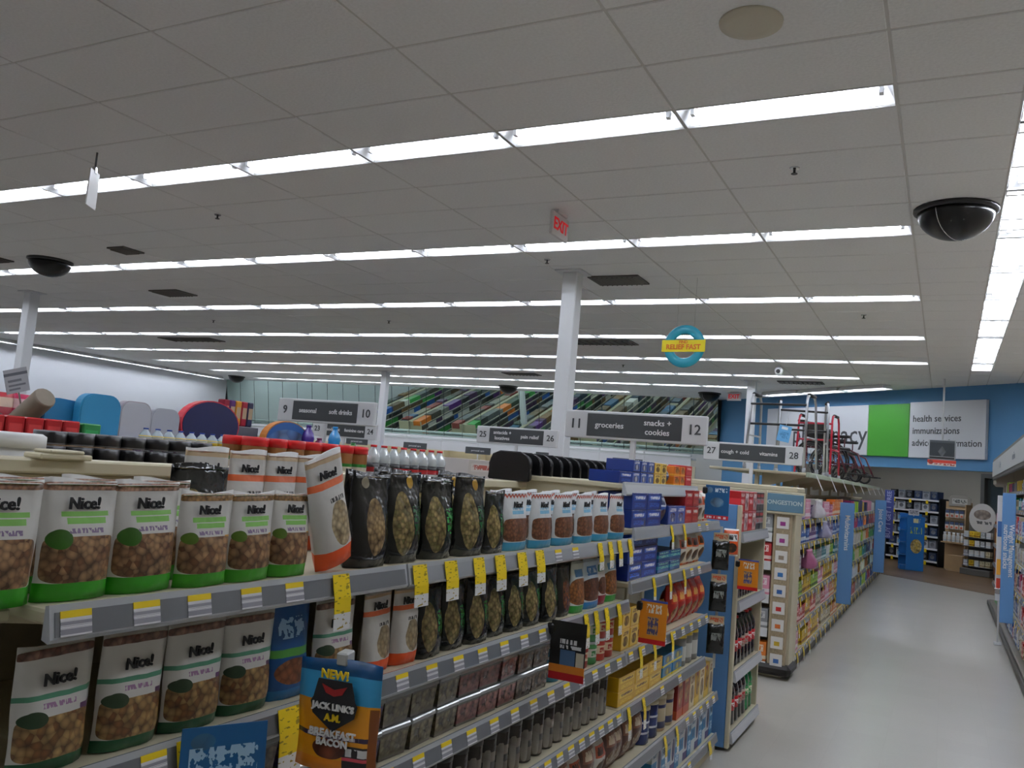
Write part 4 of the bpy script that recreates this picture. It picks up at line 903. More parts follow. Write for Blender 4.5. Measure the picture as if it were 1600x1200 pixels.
# hanging plastic bag and purple headers near the endcap
PBAG = Kind('plastic_bag', [P('bag', pillow_mesh('plastic_bag', .3, .14, .2, mat('bag_white', '#d8d6dc', .3, var=.2, vscale=20, bump=.6), 41))])
for i, (y, c_, lb) in enumerate(((9.0, '#d8d6dc', 'crumpled white plastic bag bulging from the medicine gondola'), (9.6, '#a8a6c0', 'lilac packaged pillow on the medicine gondola'), (8.55, '#b0688a', 'magenta packaged pillow on the medicine gondola'))):
    k_ = Kind('soft_pack', [P('bag', pouch_mesh('soft_pack', .26, .16, .17, mat('bag' + c_, c_, .3, var=.3, vscale=14, bump=.6), .3, 40 + i))]); o = put(k_, (BF + .02, y, (1.33, 1.11, .87)[i] + (.0, 0, 0)[i]), (0, 0, Q90)); tag(o, lb, 'soft pack')
fb = finb
def fin(y, label_text, lines, x0=-1.3, x1=-1.07, z0=.12, z1=1.5, label='', rot=Q90, sz=.1):
    e = link('aisle_fin', None, None, (x0, y, 0)); tag(e, label, 'aisle marker')
    link('panel', MB().bbox(0.16, x1 - x0, -.012, .012, z0, z1, .004).mesh('panel', fb) if False else MB().bbox(0, x1 - x0, -.012, .012, z0, z1, .004).mesh('panel', fb), e)
    link('bracket', MB().bbox(-.05, .02, .012, .022, z0 + .3, z0 + .36, .002).mesh('bracket', chrome), e)
    for ln, px, zc in lines:
        t = link('lettering', text_mesh(ln, sz, wh, .001), e, (px, -.0145, zc), (0, rot, 0))
    return e
fin(11.15, '', [('Multivitamins', .09, 1.12)], label='nearer blue aisle fin lettered Multivitamins on the medicine gondola', x0=-1.14, x1=-.975, z0=.27, z1=1.48, sz=.08)
fin(17.0, '', [('Joint Care', .1, 1.15)], label='farther blue aisle fin on the medicine gondola near the pharmacy', x0=-1.14, x1=-.955, z0=.22, z1=1.52, sz=.1)
e = link('promotion_card', None, None, (-1.10, 19.0, .75)); tag(e, 'tall indigo card lettered FREE at the far end of the medicine gondola', 'card')
link('card', MB().bbox(0, .17, -.006, .006, 0, .98, .003).mesh('card', mat('card_indigo', '#3a4690', .5)), e); link('lettering', text_mesh('BUY 1 GET 1  FREE', .115, mat('letter_lilac', '#aab0dc', .5), .002), e, (.085, -.008, .49), (0, -Q90, 0))
link('bracket', MB().bbox(-.06, .01, .006, .016, .2, .26, .002).mesh('bracket', chrome), e)
# overhead canopy shelf with brackets on the medicine gondola
cn = link('canopy_shelf', None, None); tag(cn, 'raised beige canopy shelf on brackets above the medicine gondola', 'shelf')
link('deck', MB().bbox(-2.1, -1.18, 8.45, 18.2, 1.73, 1.755, .005).mesh('deck', beige), cn); link('lip', MB().bbox(-1.18, -1.15, 8.45, 18.2, 1.715, 1.762, .005).mesh('lip', mat('lip_green', '#b3bfa8', .4)), cn)
for i in range(9):
    y = 8.55 + 1.2 * i
    link('support', MB().bbox(BXc - .02, BXc + .02, y - .02, y + .02, 1.531, 1.73, .003).mesh('support', beige), cn)
    q = MB(); q.prism([(-1.19, 1.728), (-1.62, 1.728), (-1.62, 1.6), (-1.58, 1.6)], y + .1, y + .108); link('bracket', q.mesh('bracket', beige), cn)
    q = MB(); q.prism([(-1.145, 1.75), (-1.142, 1.75), (-1.075, 1.6), (-1.078, 1.6)], y + .3, y + .36); link('hanging_card', q.mesh('hanging_card', sgw), cn)
# ---------------- walkers and wheelchair on the canopy shelf
al = mat('walker_aluminium', '#b9bcc2', .3, .9); blk = blackm; redm = mat('frame_red', '#a81c34', .3, .2); rub = mat('rubber', '#141414', .7)
def walker(loc, rz, fm, cm, label, h=.86, w_=.5, d_=.42):
    e = link('walker', None, None, loc, (0, 0, rz)); tag(e, label, 'walker')
    for s_ in (-1, 1):
        x = s_ * w_ / 2
        link('side_frame', MB().tube([(x * 1.06, -d_ / 2, .03), (x, -d_ / 2 + .06, h * .9), (x, -d_ / 2 + .09, h * .98), (x, -.02, h), (x, d_ / 2 - .12, h * .98), (x, d_ / 2 - .08, h * .9), (x * 1.06, d_ / 2, .03)], .013, 8).mesh('side_frame', fm), e)
        link('side_brace', MB().tube([(x * 1.03, -d_ / 2 + .04, h * .45), (x * 1.03, d_ / 2 - .04, h * .45)], .01, 6).mesh('side_brace', fm), e)
        link('grip', MB().tube([(x, -.1, h * .998), (x, .1, h * .998)], .019, 10).mesh('grip', rub), e)
        for yy in (-d_ / 2, d_ / 2): link('foot', MB().lathe([(.018, 0), (.02, .02), (.016, .05)], 10).mesh('foot', mat('foot_grey', '#8a8c90', .6)), e, (x * 1.06, yy, 0))
    for k in (.86, .6): link('cross_bar', MB().tube([(-w_ / 2, -d_ / 2 + .05, h * k), (w_ / 2, -d_ / 2 + .05, h * k)], .012, 8).mesh('cross_bar', cm), e)
    return e
walker((-1.5, 8.95, 1.756), R_(-8), al, blk, 'silver walker with black crossbars standing on the canopy shelf', h=.78, w_=.56, d_=.44)
walker((-1.46, 10.0, 1.756), R_(12), al, blk, 'second silver walker behind the blue hang tag on the canopy shelf', h=.82, w_=.5)
walker((-1.45, 11.3, 1.756), R_(-6), redm, redm, 'red rollator walker with curved handles on the canopy shelf', h=.78, w_=.4, d_=.5)
tg = link('hang_tag', None, None, (-1.45, 8.68, 2.05), (0, R_(10), R_(15))); tag(tg, 'pale blue paper tag hanging from the silver walker', 'tag')
link('card', MB().bbox(-.06, .06, -.002, .002, 0, .16, .001).mesh('card', prt('print_bluetag', '#6aaee0', rects=[(.2, .7, .75, .92, '#e8eef4')], txt=[(.15, .85, .2, .6, '#4a8ac0', 8, 6)], wrinkle=0)), tg); link('string', MB().tube([(0, 0, .16), (0, .02, .24), (0, .06, .3)], .002, 5).mesh('string', wh), tg)
def wheel_mesh(r, m_):
    b = MB(); b.tube([(0, r * math.cos(a * math.pi / 12), r * math.sin(a * math.pi / 12)) for a in range(25)], .016, 6); return b.mesh('tyre', m_)
def wheelchair(loc, rz, label):
    e = link('wheelchair', None, None, loc, (0, 0, rz)); tag(e, label, 'wheelchair')
    redm = mat('frame_maroon', '#4a1420', .35, .2); r = .26; tm2 = wheel_mesh(r, rub); rim = wheel_mesh(r * .86, blk); cst = wheel_mesh(.085, rub)
    sp = MB()
    for a in range(12): t = a * math.pi / 6; sp.tube([(0, 0, 0), (0, r * .86 * math.cos(t), r * .86 * math.sin(t))], .003, 4)
    spm = sp.mesh('spokes', chrome)
    for s_ in (-1, 1):
        x = s_ * .26
        wq = link('wheel', tm2, e, (x, 0, r + .016)); link('rim', rim, wq); so = link('spokes', spm, wq); so['kind'] = 'stuff'
        cq = link('caster', cst, e, (x * .8, -.42, .1)); link('fork', MB().tube([(0, 0, 0), (0, .02, .1), (0, .02, .2)], .012, 6).mesh('fork', redm), cq)
        link('frame', MB().tube([(x * .85, .16, .82), (x * .85, .1, .45), (x * .85, -.3, .45), (x * .85, -.42, .4), (x * .85, -.55, .12)], .013, 6).mesh('frame', redm), e)
        link('lower_frame', MB().tube([(x * .85, .1, .45), (x * .85, .08, .25), (x * .85, -.36, .25)], .012, 6).mesh('lower_frame', redm), e)
        link('armrest', MB().bbox(x * .9 - .03, x * .9 + .03, -.28, .06, .62, .66, .01).mesh('armrest', rub), e)
        link('arm_post', MB().tube([(x * .9, -.2, .45), (x * .9, -.2, .62)], .01, 6).mesh('arm_post', redm), e)
        link('push_handle', MB().tube([(x * .85, .15, .82), (x * .85, .26, .83)], .018, 8).mesh('push_handle', rub), e)
        link('footplate', MB().bbox(x * .5 - .07, x * .5 + .07, -.68, -.54, .1, .12, .005).mesh('footplate', rub), e)
    link('seat', MB().bbox(-.22, .22, -.32, .1, .44, .48, .015).mesh('seat', black), e); link('backrest', MB().bbox(-.22, .22, .09, .13, .48, .82, .02).mesh('backrest', black), e)
    return e
wheelchair((-1.6, 12.9, 1.756), R_(62), 'nearer black wheelchair with red frame parked on the canopy shelf'); wheelchair((-1.6, 14.3, 1.756), R_(72), 'farther black wheelchair with red frame parked on the canopy shelf')

# ---------------- generic gondolas across the store (seen over the top and in the mirror)
def plain_gondola(x, y0, y1, label, seed, hw=.5, top=1.5, prods=True, plabel=''):
    g = link('store_gondola', None, None, (x, 0, 0)); tag(g, label, 'shelving', 'store gondolas in rows')
    link('back_panel', MB().bbox(-.02, .02, y0, y1, .1, top, .004).mesh('back_panel', beige2), g); link('base_deck', MB().bbox(-hw, hw, y0, y1, 0, .1, .006).mesh('base_deck', beige), g)
    link('top_cap', MB().bbox(-.06, .06, y0, y1, top - .03, top, .004).mesh('top_cap', beige), g)
    for yy in (y0, y1 - .03): link('end_panel', MB().bbox(-hw, hw, yy, yy + .03, .1, top - .01, .004).mesh('end_panel', beige), g)
    lv = (.1, .36, .62, .88, 1.12, 1.33)
    for z in lv[1:]:
        for f in (-1, 1):
            sh = link('shelf', MB().bbox(min(.02 * f, hw * f), max(.02 * f, hw * f), y0 + .03, y1 - .03, z - .02, z, .004).mesh('shelf', beige), g)
            link('price_rail', MB().bbox(min(hw * f, (hw + .012) * f), max(hw * f, (hw + .012) * f), y0 + .03, y1 - .03, z - .04, z + .003, .002).mesh('price_rail', greyst), sh)
    if prods:
        b = stuff_rows('shelf_goods', hw - .03, 1, y0 + .05, y1 - .05, lv, seed, .23, .3, .08, .16, MUTM[:9] + [PB[i][1] for i in (6, 7, 1, 5, 0)]); o = link('shelf_goods', b, None, (x, 0, 0)); tag(o, plabel + ', right face', 'packages', kind='stuff')
        b = stuff_rows('shelf_goods', -hw + .03, -1, y0 + .05, y1 - .05, lv, seed + 50, .23, .3, .08, .16, MUTM); o = link('shelf_goods', b, None, (x, 0, 0)); tag(o, plabel + ', left face', 'packages', kind='stuff')
    return g
plain_gondola(-4.13, 1.6, 6.0, 'beige gondola of seasonal goods behind the snack gondola', 11, plabel='rows of packages on the seasonal gondola')
for k in range(1, 9):
    nm = ORD[k]
    plain_gondola(-1.65 - 2.33 * k, 7.5, 19.0, f'beige gondola behind the cross aisle, {nm} from the right', 20 + k, plabel=f'packages on the {nm} gondola from the right')
for k in range(2, 5): plain_gondola(-1.72 - 2.41 * k, -1, 5.6, f'beige gondola in the front block, {ORD[k]} from the right', 40 + k, plabel=f'packages on the front gondola, {ORD[k]} from the right')

# ================================================================== RIGHT-HAND WALL SHELVING
RF = .7
gR = link('wall_shelving', None, None); tag(gR, 'wall shelving with lit canopy along the right side of the aisle', 'shelving')
putty = mat('fixture_putty', '#a8a094', .5, var=.05)
link('back_panel', MB().bbox(RIGHT - .05, RIGHT - .01, 5, 15.9, .1, 2.5, .004).mesh('back_panel', putty), gR); link('base_deck', MB().bbox(RF - .03, RIGHT - .05, 5, 15.9, 0, .1, .01).mesh('base_deck', mat('deck_grey', '#6e6a62', .5)), gR)
link('kick_rail', MB().bbox(RF - .06, RF - .03, 5, 15.9, .02, .09, .008).mesh('kick_rail', mat('kick_dark', '#3a3733', .5)), gR)
link('end_panel', MB().bbox(RF + .12, RIGHT - .05, 15.87, 15.9, .1, 2.3, .004).mesh('end_panel', putty), gR)
link('canopy_top', MB().bbox(RF + .0, RIGHT - .05, 5, 15.9, 2.29, 2.33, .01).mesh('canopy_top', putty), gR)
link('fascia_frame', MB().bbox(RF - .03, RF + .0, 5, 15.93, 2.0, 2.34, .012).mesh('fascia_frame', mat('fascia_dark', '#4a4642', .5)), gR)
link('fascia', MB().bbox(RF - .04, RF - .03, 5, 15.86, 2.05, 2.29, .004).mesh('fascia', mat('fascia_white', '#a9abab', .5)), gR)
link('canopy_end', MB().bbox(RF - .02, RF + .3, 15.86, 15.95, 1.9, 2.34, .04).mesh('canopy_end', putty), gR)
for t_, y in (('diet +', 13.6), ('nutrition', 11.0)): link('lettering', text_mesh(t_, .12, mat('letter_grey', '#8e9296', .5), 0), gR, (RF - .042, y, 2.17), (0, 0, -Q90))
for i in range(4):
    y = 14.6 - 2.6 * i
    lt = link('canopy_lamp', MB().lathe([(.05, .0), (.06, .02), (.06, .05)], 14).mesh('canopy_lamp', mat('canopy_lamp', '#fff8ee', .4, emit=25)), gR, (RF + .2, y, 2.238))
RL = (.1, .4, .7, 1.0, 1.3, 1.56, 1.8)
for a, b_ in ((5, 7.5), (7.5, 10), (10, 12.5), (12.5, 15.8)):
    for z in RL[1:]: shelf(gR, RF if z < 1.5 else RF + .12, .7, a, b_, z, face=-1, tags=arange(a + .1, b_ - .1, .3) if a > 7 and a < 12 else (), sale=[(a + .2 + .4 * i, .05, .11) for i in range(4)] if a > 7 and a < 12 and z < 1.5 else ())
rnd = random.Random(9); rsn = ['deck', 'second shelf', 'third shelf', 'fourth shelf', 'fifth shelf', 'sixth shelf', 'top shelf']
for li, z in enumerate(RL):
    y = 10.0
    while y < 12.45:
        ci = rnd.choice([0, 0, 10, 6, 13, 9, 2, 11]); h = rnd.choice((.15, .19)); bt = li >= 5 or rnd.random() < .3; ww = .11 if bt else .15
        kind = small_bottle(ci, .05, h) if bt else small_box(ci, .14, .1, h)
        xx = (RF if z < 1.5 else RF + .12) + .08
        o = put(kind, (xx, y + ww / 2, z + .0015), (0, 0, -Q90)); reg(o, 'bottle' if bt else 'carton', PB[ci][0] + (' diet bottle' if bt else ' diet carton'), f'on the {rsn[li]} of the right wall shelving', -y); y += ww
o = link('diet_package', stuff_rows('diet_packages', RF + .03, -1, 12.75, 15.75, RL[:5], 14, .2)); tag(o, 'rows of packages beyond the blue fin on the right wall shelving', 'packages', kind='stuff')
o = link('diet_package', stuff_rows('diet_packages_upper', RF + .15, -1, 12.75, 15.75, RL[5:], 15, .17)); tag(o, 'white bottles and packages on the upper right shelves beyond the fin', 'packages', kind='stuff')
o = link('diet_package', stuff_rows('diet_packages_near', RF + .03, -1, 5.1, 9.9, RL[:5], 16, .2)); tag(o, 'rows of packages nearest the viewer on the right wall shelving', 'packages', kind='stuff')
fin(10.9, '', [('Weight Management', .094, 1.12), ('nutritional snacks', .04, 1.16)], label='blue fin lettered Weight Management and nutritional snacks on the right', x0=.56, x1=.69, z0=.34, z1=1.745, sz=.068)
o = link('leaflet_rack', None, None, (.545, 11.6, 0)); tag(o, 'slim white leaflet rack beside the Weight Management fin', 'leaflet rack')
link('board', MB().bbox(0, .09, -.01, .01, .5, 1.72, .004).mesh('board', sgw), o); link('foot', MB().bbox(.0, .08, -.06, .06, 0, .03, .005).mesh('foot', sgw), o); link('pole', MB().bbox(.03, .05, -.01, .01, .03, .5, .003).mesh('pole', sgw), o)
for i, c_ in enumerate(('#c8402a', '#e0a030', '#d8d8dc', '#3a6aa8', '#d8d8dc')): link('leaflet', MB().bbox(.008, .082, -.018, -.011, .58 + .22 * i, .76 + .22 * i, .002).mesh('leaflet', mat('leaf' + c_, c_, .5)), o)

# ================================================================== PHARMACY WALL
def wall_sign(nm, s0, s1, z0, z1, m, label, lines=()):
    e = link(nm, None, None, dw(s0, -.085, z0), (0, 0, DA)); tag(e, label, 'wall sign')
    link('panel', MB().bbox(0, s1 - s0, 0, .08, 0, z1 - z0, .006).mesh('panel', m), e)
    for t_, x, z, sz in lines: link('lettering', text_mesh(t_, sz, txt_k, .002, 'LEFT'), e, (x, -.002, z))
    return e
pwht = mat('sign_panel_white', '#cfd2d8', .4)
wall_sign('pharmacy_sign', -6.6, -3.42, 2.43, 3.5, pwht, 'white wall sign lettered pharmacy beside the green panel', [('pharmacy', .92, .42, .58)])
wall_sign('green_wall_sign', -3.41, -2.36, 2.42, 3.5, mat('sign_green', '#358a18', .45), 'plain bright green wall panel between the two white signs')
wall_sign('health_sign', -2.35, -.66, 2.41, 3.52, pwht, 'white wall sign lettered health services, immunizations, advice information', [('health services', .08, .77, .185), ('immunizations', .08, .53, .185), ('advice + information', .08, .29, .185)])
# hanging screen
e = link('security_screen', None, None, (-.085, 17.1, 2.22)); tag(e, 'small security monitor with red strip hanging before the health sign', 'monitor')
link('housing', MB().bbox(-.22, .22, -.02, .06, .12, .47, .01).mesh('housing', mat('screen_frame', '#b9bcbf', .4)), e)
scm = prt('print_screen', '#2e3438', win=[(.5, .3, .16, .35, 1, '#5a6266', '#7a8488', 6)], rects=[(.0, 1, .86, 1, '#4a5054')], wrinkle=0, rough=.2)
link('screen', MB().bbox(-.2, .2, -.026, -.019, .17, .455, .002).mesh('screen', scm), e); link('speaker_bar', MB().bbox(-.2, .2, -.026, -.019, .13, .16, .002).mesh('speaker_bar', black), e)
st = link('warning_strip', MB().bbox(-.23, .23, -.02, -.005, 0, .11, .003).mesh('warning_strip', prt('print_warning', '#d8d0c8', [(.45, .95, '#c83a2a')], win=[(.12, .55, .09, .35, 2, '#b02a20', '#d04a3a', 20)], txt=[(.25, .95, .1, .4, '#a84a40', 14, 3)], wrinkle=0)), e)
link('pole', MB().tube([(0, .03, .47), (0, .03, CEIL - 2.2205)], .018, 8).mesh('pole', whitep), e)

# --------- alcove fittings (local frame of the pharmacy front)
def dgroup(nm, s, y, label, cat, rot=0.): 
    e = link(nm, None, None, dw(s, y, .004), (0, 0, DA + rot)); return tag(e, label, cat)
e = dgroup('black_shelf_unit', -6.35, 3.75, 'black shelving unit with white shelf edges in the pharmacy alcove', 'shelving')
link('back', MB().bbox(0, 1.6, .44, .47, 0, 1.64, .004).mesh('back', blackm), e)
for x in (0, 1.57): link('side', MB().bbox(x, x + .03, 0, .44, 0, 1.64, .004).mesh('side', blackm), e)
for i, z in enumerate((.12, .42, .72, 1.02, 1.32, 1.6)):
    sh = link('shelf', MB().bbox(.03, 1.57, .02, .44, z - .03, z, .004).mesh('shelf', blackm), e); link('shelf_edge', MB().bbox(.03, 1.57, 0, .019, z - .045, z, .003).mesh('shelf_edge', white), sh)
    for j in range(3): link('price_tag', MB().bbox(.2 + .5 * j, .27 + .5 * j, -.006, -.001, z - .11, z - .02, .001).mesh('price_tag', tagy), sh)
rnd = random.Random(12); hn = ['lowest', 'second', 'third', 'fourth', 'fifth', 'top']
APK = {}
for i, z in enumerate((.12, .42, .72, 1.02, 1.32, 1.6)):
    for j in range(6):
        c_, nm = rnd.choice((('#8f9296', 'grey'), ('#2a3a5a', 'navy'), ('#c8c8c8', 'white'), ('#1a1c20', 'black')))
        if nm not in APK: APK[nm] = Kind('device_box', [P('carton', box_mesh('device_box', .2, .2, .2, prt('print_dev' + nm, c_, (), [(.5, .45, .3, .25, 2, '#6a7078', '#b0b4b8', 8)], [(.1, .9, .75, .92, '#5a6068')], wrinkle=0)))])
        p = dw(-6.35 + .16 + .245 * j, 3.75 + .16, z + .0055); o = put(APK[nm], p, (0, 0, DA + rnd.uniform(-.1, .1))); reg(o, 'carton', nm + ' device carton', f'on the {hn[i]} shelf of the black alcove unit', j)
# blue cardboard dump display
cb = mat('card_blue', '#1668ac', .45)
e = link('cardboard_display', None, None, (-.62, 21.45, .004), (0, 0, R_(8))); tag(e, 'tall blue cardboard display with yellow oval before the black shelves', 'display stand')
link('front', MB().bbox(-.16, .2, -.2, -.18, 0, 1.2, .004).mesh('front', prt('print_blue_display', '#1668ac', (), [(.55, .45, .32, .13, 2, '#d8b84a', '#e8d08a', 20)], (), [(.2, .85, .68, .8, '#b8cc5a', 10, 6), (.35, .75, .88, .96, '#e0d8a0', 8, 3)], wrinkle=0)), e)
link('right_side', MB().bbox(.18, .2, -.18, .2, 0, 1.2, .004).mesh('right_side', cb), e); link('base', MB().bbox(-.28, .18, -.17, .2, 0, .1, .004).mesh('base', cb), e); link('rear', MB().bbox(-.28, .18, .19, .2, .1, 1.25, .004).mesh('rear', cb), e)
for i in range(4):
    z = .34 + .27 * i; sh = link('tray', MB().bbox(-.3, -.16, -.19, .19, z - .02, z, .003).mesh('tray', cb), e); link('tray_lip', MB().bbox(-.31, -.295, -.19, .19, z - .03, z + .05, .003).mesh('tray_lip', mat('lip_sky', '#5aa6d8', .5)), sh)
tp = link('top_card', MB().bbox(-.14, .08, -.19, -.18, 1.22, 1.36, .003).mesh('top_card', prt('print_topcard', '#d8d8dc', txt=[(.1, .9, .2, .8, '#7a7a82', 12, 8)], wrinkle=0)), e); link('stem', MB().bbox(-.04, -.02, -.18, -.17, 1.1, 1.24, .002).mesh('stem', white), e)
# beige bottle display
kb = mat('kraft_card', '#a88a62', .6, var=.08)
e = link('bottle_display', None, None, (.22, 22.75, .004), (0, 0, R_(-25))); tag(e, 'kraft cardboard display of white bottles in the pharmacy alcove', 'display stand')
link('back_board', MB().bbox(-.3, .3, .15, .18, 0, 1.6, .004).mesh('back_board', kb), e); link('side_board', MB().bbox(.28, .3, -.15, .15, 0, 1.55, .004).mesh('side_board', kb), e); link('base', MB().bbox(-.1, .28, -.2, .15, 0, .36, .004).mesh('base', kb), e)
link('header', MB().prism([(-.22, 1.5), (.28, 1.5), (.28, 1.7), (.2, 1.76), (-.14, 1.76), (-.22, 1.7)], .12, .145).mesh('header', prt('print_dispheader', '#8f8a80', rects=[(.15, .85, .2, .7, '#b5b2aa')], txt=[(.2, .8, .3, .6, '#5a5a58', 10, 4)], wrinkle=0)), e)
for i, z in enumerate((.66, .94, 1.2)): link('hook_bar', MB().bbox(-.28, .26, .1, .15, z + .21, z + .225, .002).mesh('hook_bar', chrome), e)
shf = link('ledge', MB().bbox(-.28, .28, -.1, .15, .63, .655, .003).mesh('ledge', kb), e)
for i in range(5):
    p = (e.matrix_basis @ Vector((-.22 + .1 * i, -.02, .661))); o = put(small_bottle(0, .04, .22), p); reg(o, 'bottle', 'white bottle', 'on the ledge of the kraft alcove display', i)
HP = Kind('hanging_packet', [P('packet', box_mesh('hanging_packet', .09, .02, .17, prt('print_packet', '#c8c4b8', [(.6, 1, '#3a4a6a')], rects=[(.2, .8, .1, .4, '#b85a3a')], wrinkle=0)))])
for r in range(2):
    for i in range(5): p = e.matrix_basis @ Vector((-.22 + .11 * i, .07, .955 + .27 * r)); o = put(HP, p, (0, 0, R_(-25))); reg(o, 'packet', 'blister packet', 'in the %s row of the kraft alcove display' % ('lower', 'upper')[r], i)
# oval-topped display
e = link('oval_display', None, None, (.72, 22.1, .004), (0, 0, R_(-30))); tag(e, 'grey display rack with a white oval header in the pharmacy alcove', 'display stand')
dg2 = mat('rack_grey', '#57544f', .5)
link('body', MB().bbox(-.32, .32, .1, .14, .1, 1.2, .004).mesh('body', dg2), e); link('base', MB().bbox(-.34, .34, -.2, .14, 0, .14, .01).mesh('base', dg2), e)
ov = [(.3 * math.cos(a * math.pi / 12), 1.28 + .33 * math.sin(a * math.pi / 12)) for a in range(24)]
link('oval_header', MB().prism(ov, .06, .09).mesh('oval_header', prt('print_oval', '#c3bfb8', (), [(.5, .62, .32, .17, 2, '#8a7a6a', '#b8a898', 12)], (), [(.15, .85, .3, .4, '#4a4a48', 10, 4)], wrinkle=0)), e)
for z in (.2, .42, .64, .84):
    link('wire_shelf', MB().bbox(-.32, .32, -.16, .1, z - .012, z, .003).mesh('wire_shelf', chrome), e)
rnd = random.Random(4)
for r, z in enumerate((.2, .42, .64, .84)):
    for i in range(5):
        ci = rnd.choice((0, 9, 4, 11, 0)); p = e.matrix_basis @ Vector((-.25 + .125 * i, -.08, z + .0015)); o = put(small_box(ci, .1, .1, .13), p, (0, 0, R_(-30))); reg(o, 'carton', PB[ci][0] + ' carton', 'on the %s rack row under the oval header' % ('lowest', 'second', 'third', 'top')[r], i)
e = link('wood_partition', None, None, (1.2, 21.6, .004), (0, 0, R_(50))); tag(e, 'warm wooden partition panel right of the oval display', 'partition')
link('panel', MB().bbox(-.35, .35, -.02, .02, .12, 1.25, .006).mesh('panel', mat('oak', '#8f5a30', .45, var=.25, vscale=5)), e); link('plinth', MB().bbox(-.34, .34, -.025, .025, 0, .12, .004).mesh('plinth', mat('base_dark', '#2a2420')), e)
# dispensary shelves behind the window
e = dgroup('dispensary_shelf', -4.4, 5.9, 'dim dispensary shelving behind the pharmacy window', 'shelving')
for z in (1.2, 1.5, 1.8, 2.1): link('shelf', MB().bbox(0, 2.6, 0, .36, z - .03, z, .004).mesh('shelf', mat('disp_grey', '#70767a', .5)), e)
for x in (0, 1.3, 2.57): link('upright', MB().bbox(x, x + .03, .0, .36, 0, 2.4, .004).mesh('upright', dk), e)

# ================================================================== BACK WALL DISPLAYS UNDER THE MIRROR
struct(link('wall_back_lower', MB().box(LEFT, -5.3, BACK + .35, BACK + .42, 0, 2.3).mesh('wall_back_lower', mat('wall_grey', '#b9bcbc'))))
bay = mat('bay_cream', '#d8d2ba', .5); bt_m = mat('bay_tube', '#fff6e4', .4, emit=9)
nb = 13; bwid = (LEFT + 17.0, )
xs0 = -6.0; U = 1.29
for k in range(nb):
    x0 = xs0 - U * (k + 1); e = link('wall_display', None, None, (x0, BACK, 0)); tag(e, f'lit white canopy display bay under the mirror, {ORD[k]} from the right', 'display bay', 'lit display bays under the mirror')
    link('back_panel', MB().bbox(.005, U - .005, .3, .34, 0, 1.95, .004).mesh('back_panel', bay), e); link('side_panel', MB().bbox(.0, .03, -.05, .3, 0, 1.9, .004).mesh('side_panel', bay), e)
    link('canopy', MB().bbox(.003, U - .003, -.16, .34, 2.12, 2.16, .006).mesh('canopy', sgw), e)
    link('light_lip', MB().bbox(.01, U - .01, -.2, -.1, 2.2, 2.25, .006).mesh('light_lip', mat('lip_white', '#eceef0', .4)), e)
    link('fascia', MB().bbox(.003, U - .003, -.18, -.16, 1.86, 2.12, .004).mesh('fascia', sgw), e)
    link('canopy_tube', MB().lathe([(.014, .08), (.014, U - .08)], 8, axis='x').mesh('canopy_tube', bt_m), e, (0, .02, 2.08))
    for z in (.1, .5, .85, 1.15, 1.42): link('shelf', MB().bbox(.03, U - .005, -.1, .3, z - .02, z, .004).mesh('shelf', bay), e)
for k in range(nb):
    x0 = xs0 - U * (k + 1); b = MB(); rnd = random.Random(70 + k)
    for z in (.1, .5, .85, 1.15, 1.42):
        x = .06
        while x < U - .12:
            w_ = rnd.uniform(.05, .1); b.box(x, x + w_ * .9, -.05, .04, z + .001, z + rnd.uniform(.1, .2), rnd.randrange(len(PB))); x += w_
    o = link('cosmetic_package', b.mesh('cosmetics', [p[1] for p in PB]), None, (x0, BACK, 0)); tag(o, f'small cosmetics filling the display bay under the mirror, {ORD[k]} from the right', 'packages', kind='stuff')
for i, x in enumerate((-7.6, -9.9, -12.2, -14.4, -16.6)):
    e = link('department_plate', None, None, (x, BACK - .62, 1.5)); tag(e, f'small charcoal aisle plate near the back wall, {ORD[i]} from the right', 'aisle sign', 'small charcoal aisle plates')
    link('plate', MB().bbox(-.42, .42, -.012, .012, .32, .52, .004).mesh('plate', grey_s), e); link('post', MB().bbox(-.015, .015, -.01, .01, -1.5, .32, .002).mesh('post', sgw), e)
    link('lettering', text_mesh('personal care', .08, txt_w, 0), e, (0, -.0145, .42))
e = link('curved_screen', None, None); COL.objects.unlink(e); bpy.data.objects.remove(e)

# ================================================================== SEASONAL GOODS ON THE SECOND GONDOLA
SG = 'on top of the seasonal gondola'; ZT = 1.501
def board(nm, y, zb, w_, h, th, m, label, rimm=None, oval=False, lean=0., x=-3.98, cat='foam board'):
    e = link(nm, None, None, (x, y, zb), (0, lean, Q90)); tag(e, label, cat)
    if oval: out = [(w_ / 2 * math.cos(a * math.pi / 14), h / 2 + h / 2 * math.sin(a * math.pi / 14)) for a in range(28)]
    else:
        r = min(w_, h) * .3; out = [(-w_ / 2, 0), (w_ / 2, 0)] + [(w_ / 2 - r + r * math.cos(a * math.pi / 12), h - r + r * math.sin(a * math.pi / 12)) for a in range(7)] + [(-w_ / 2 + r - r * math.sin(a * math.pi / 12), h - r + r * math.cos(a * math.pi / 12)) for a in range(7)]
    link('core', MB().prism([(px * .95, h / 2 + (pz - h / 2) * .95) for px, pz in out], -th / 2 - .004, th / 2 + .004).mesh('core', m), e); link('edge', MB().prism(out, -th / 2, th / 2).mesh('edge', rimm or m), e)
    return e
def fillbox(nm, w_, d_, h, c, a): return Kind(nm, [P('carton', box_mesh(nm, w_, d_, h, prt('print_' + nm + c, c, rects=[(.15, .85, .3, .75, a)], wrinkle=0), .006))])
teal = mat('foam_teal', '#2f8fc0', .5)
for i in range(5):
    k_ = fillbox('red_gift_pack', .085, .1, .13, '#a8161c', '#c83a3a'); o = put(k_, (-3.75, 2.28 + .092 * i, ZT), (0, 0, Q90)); reg(o, 'pack', 'bright red pack', SG, i)
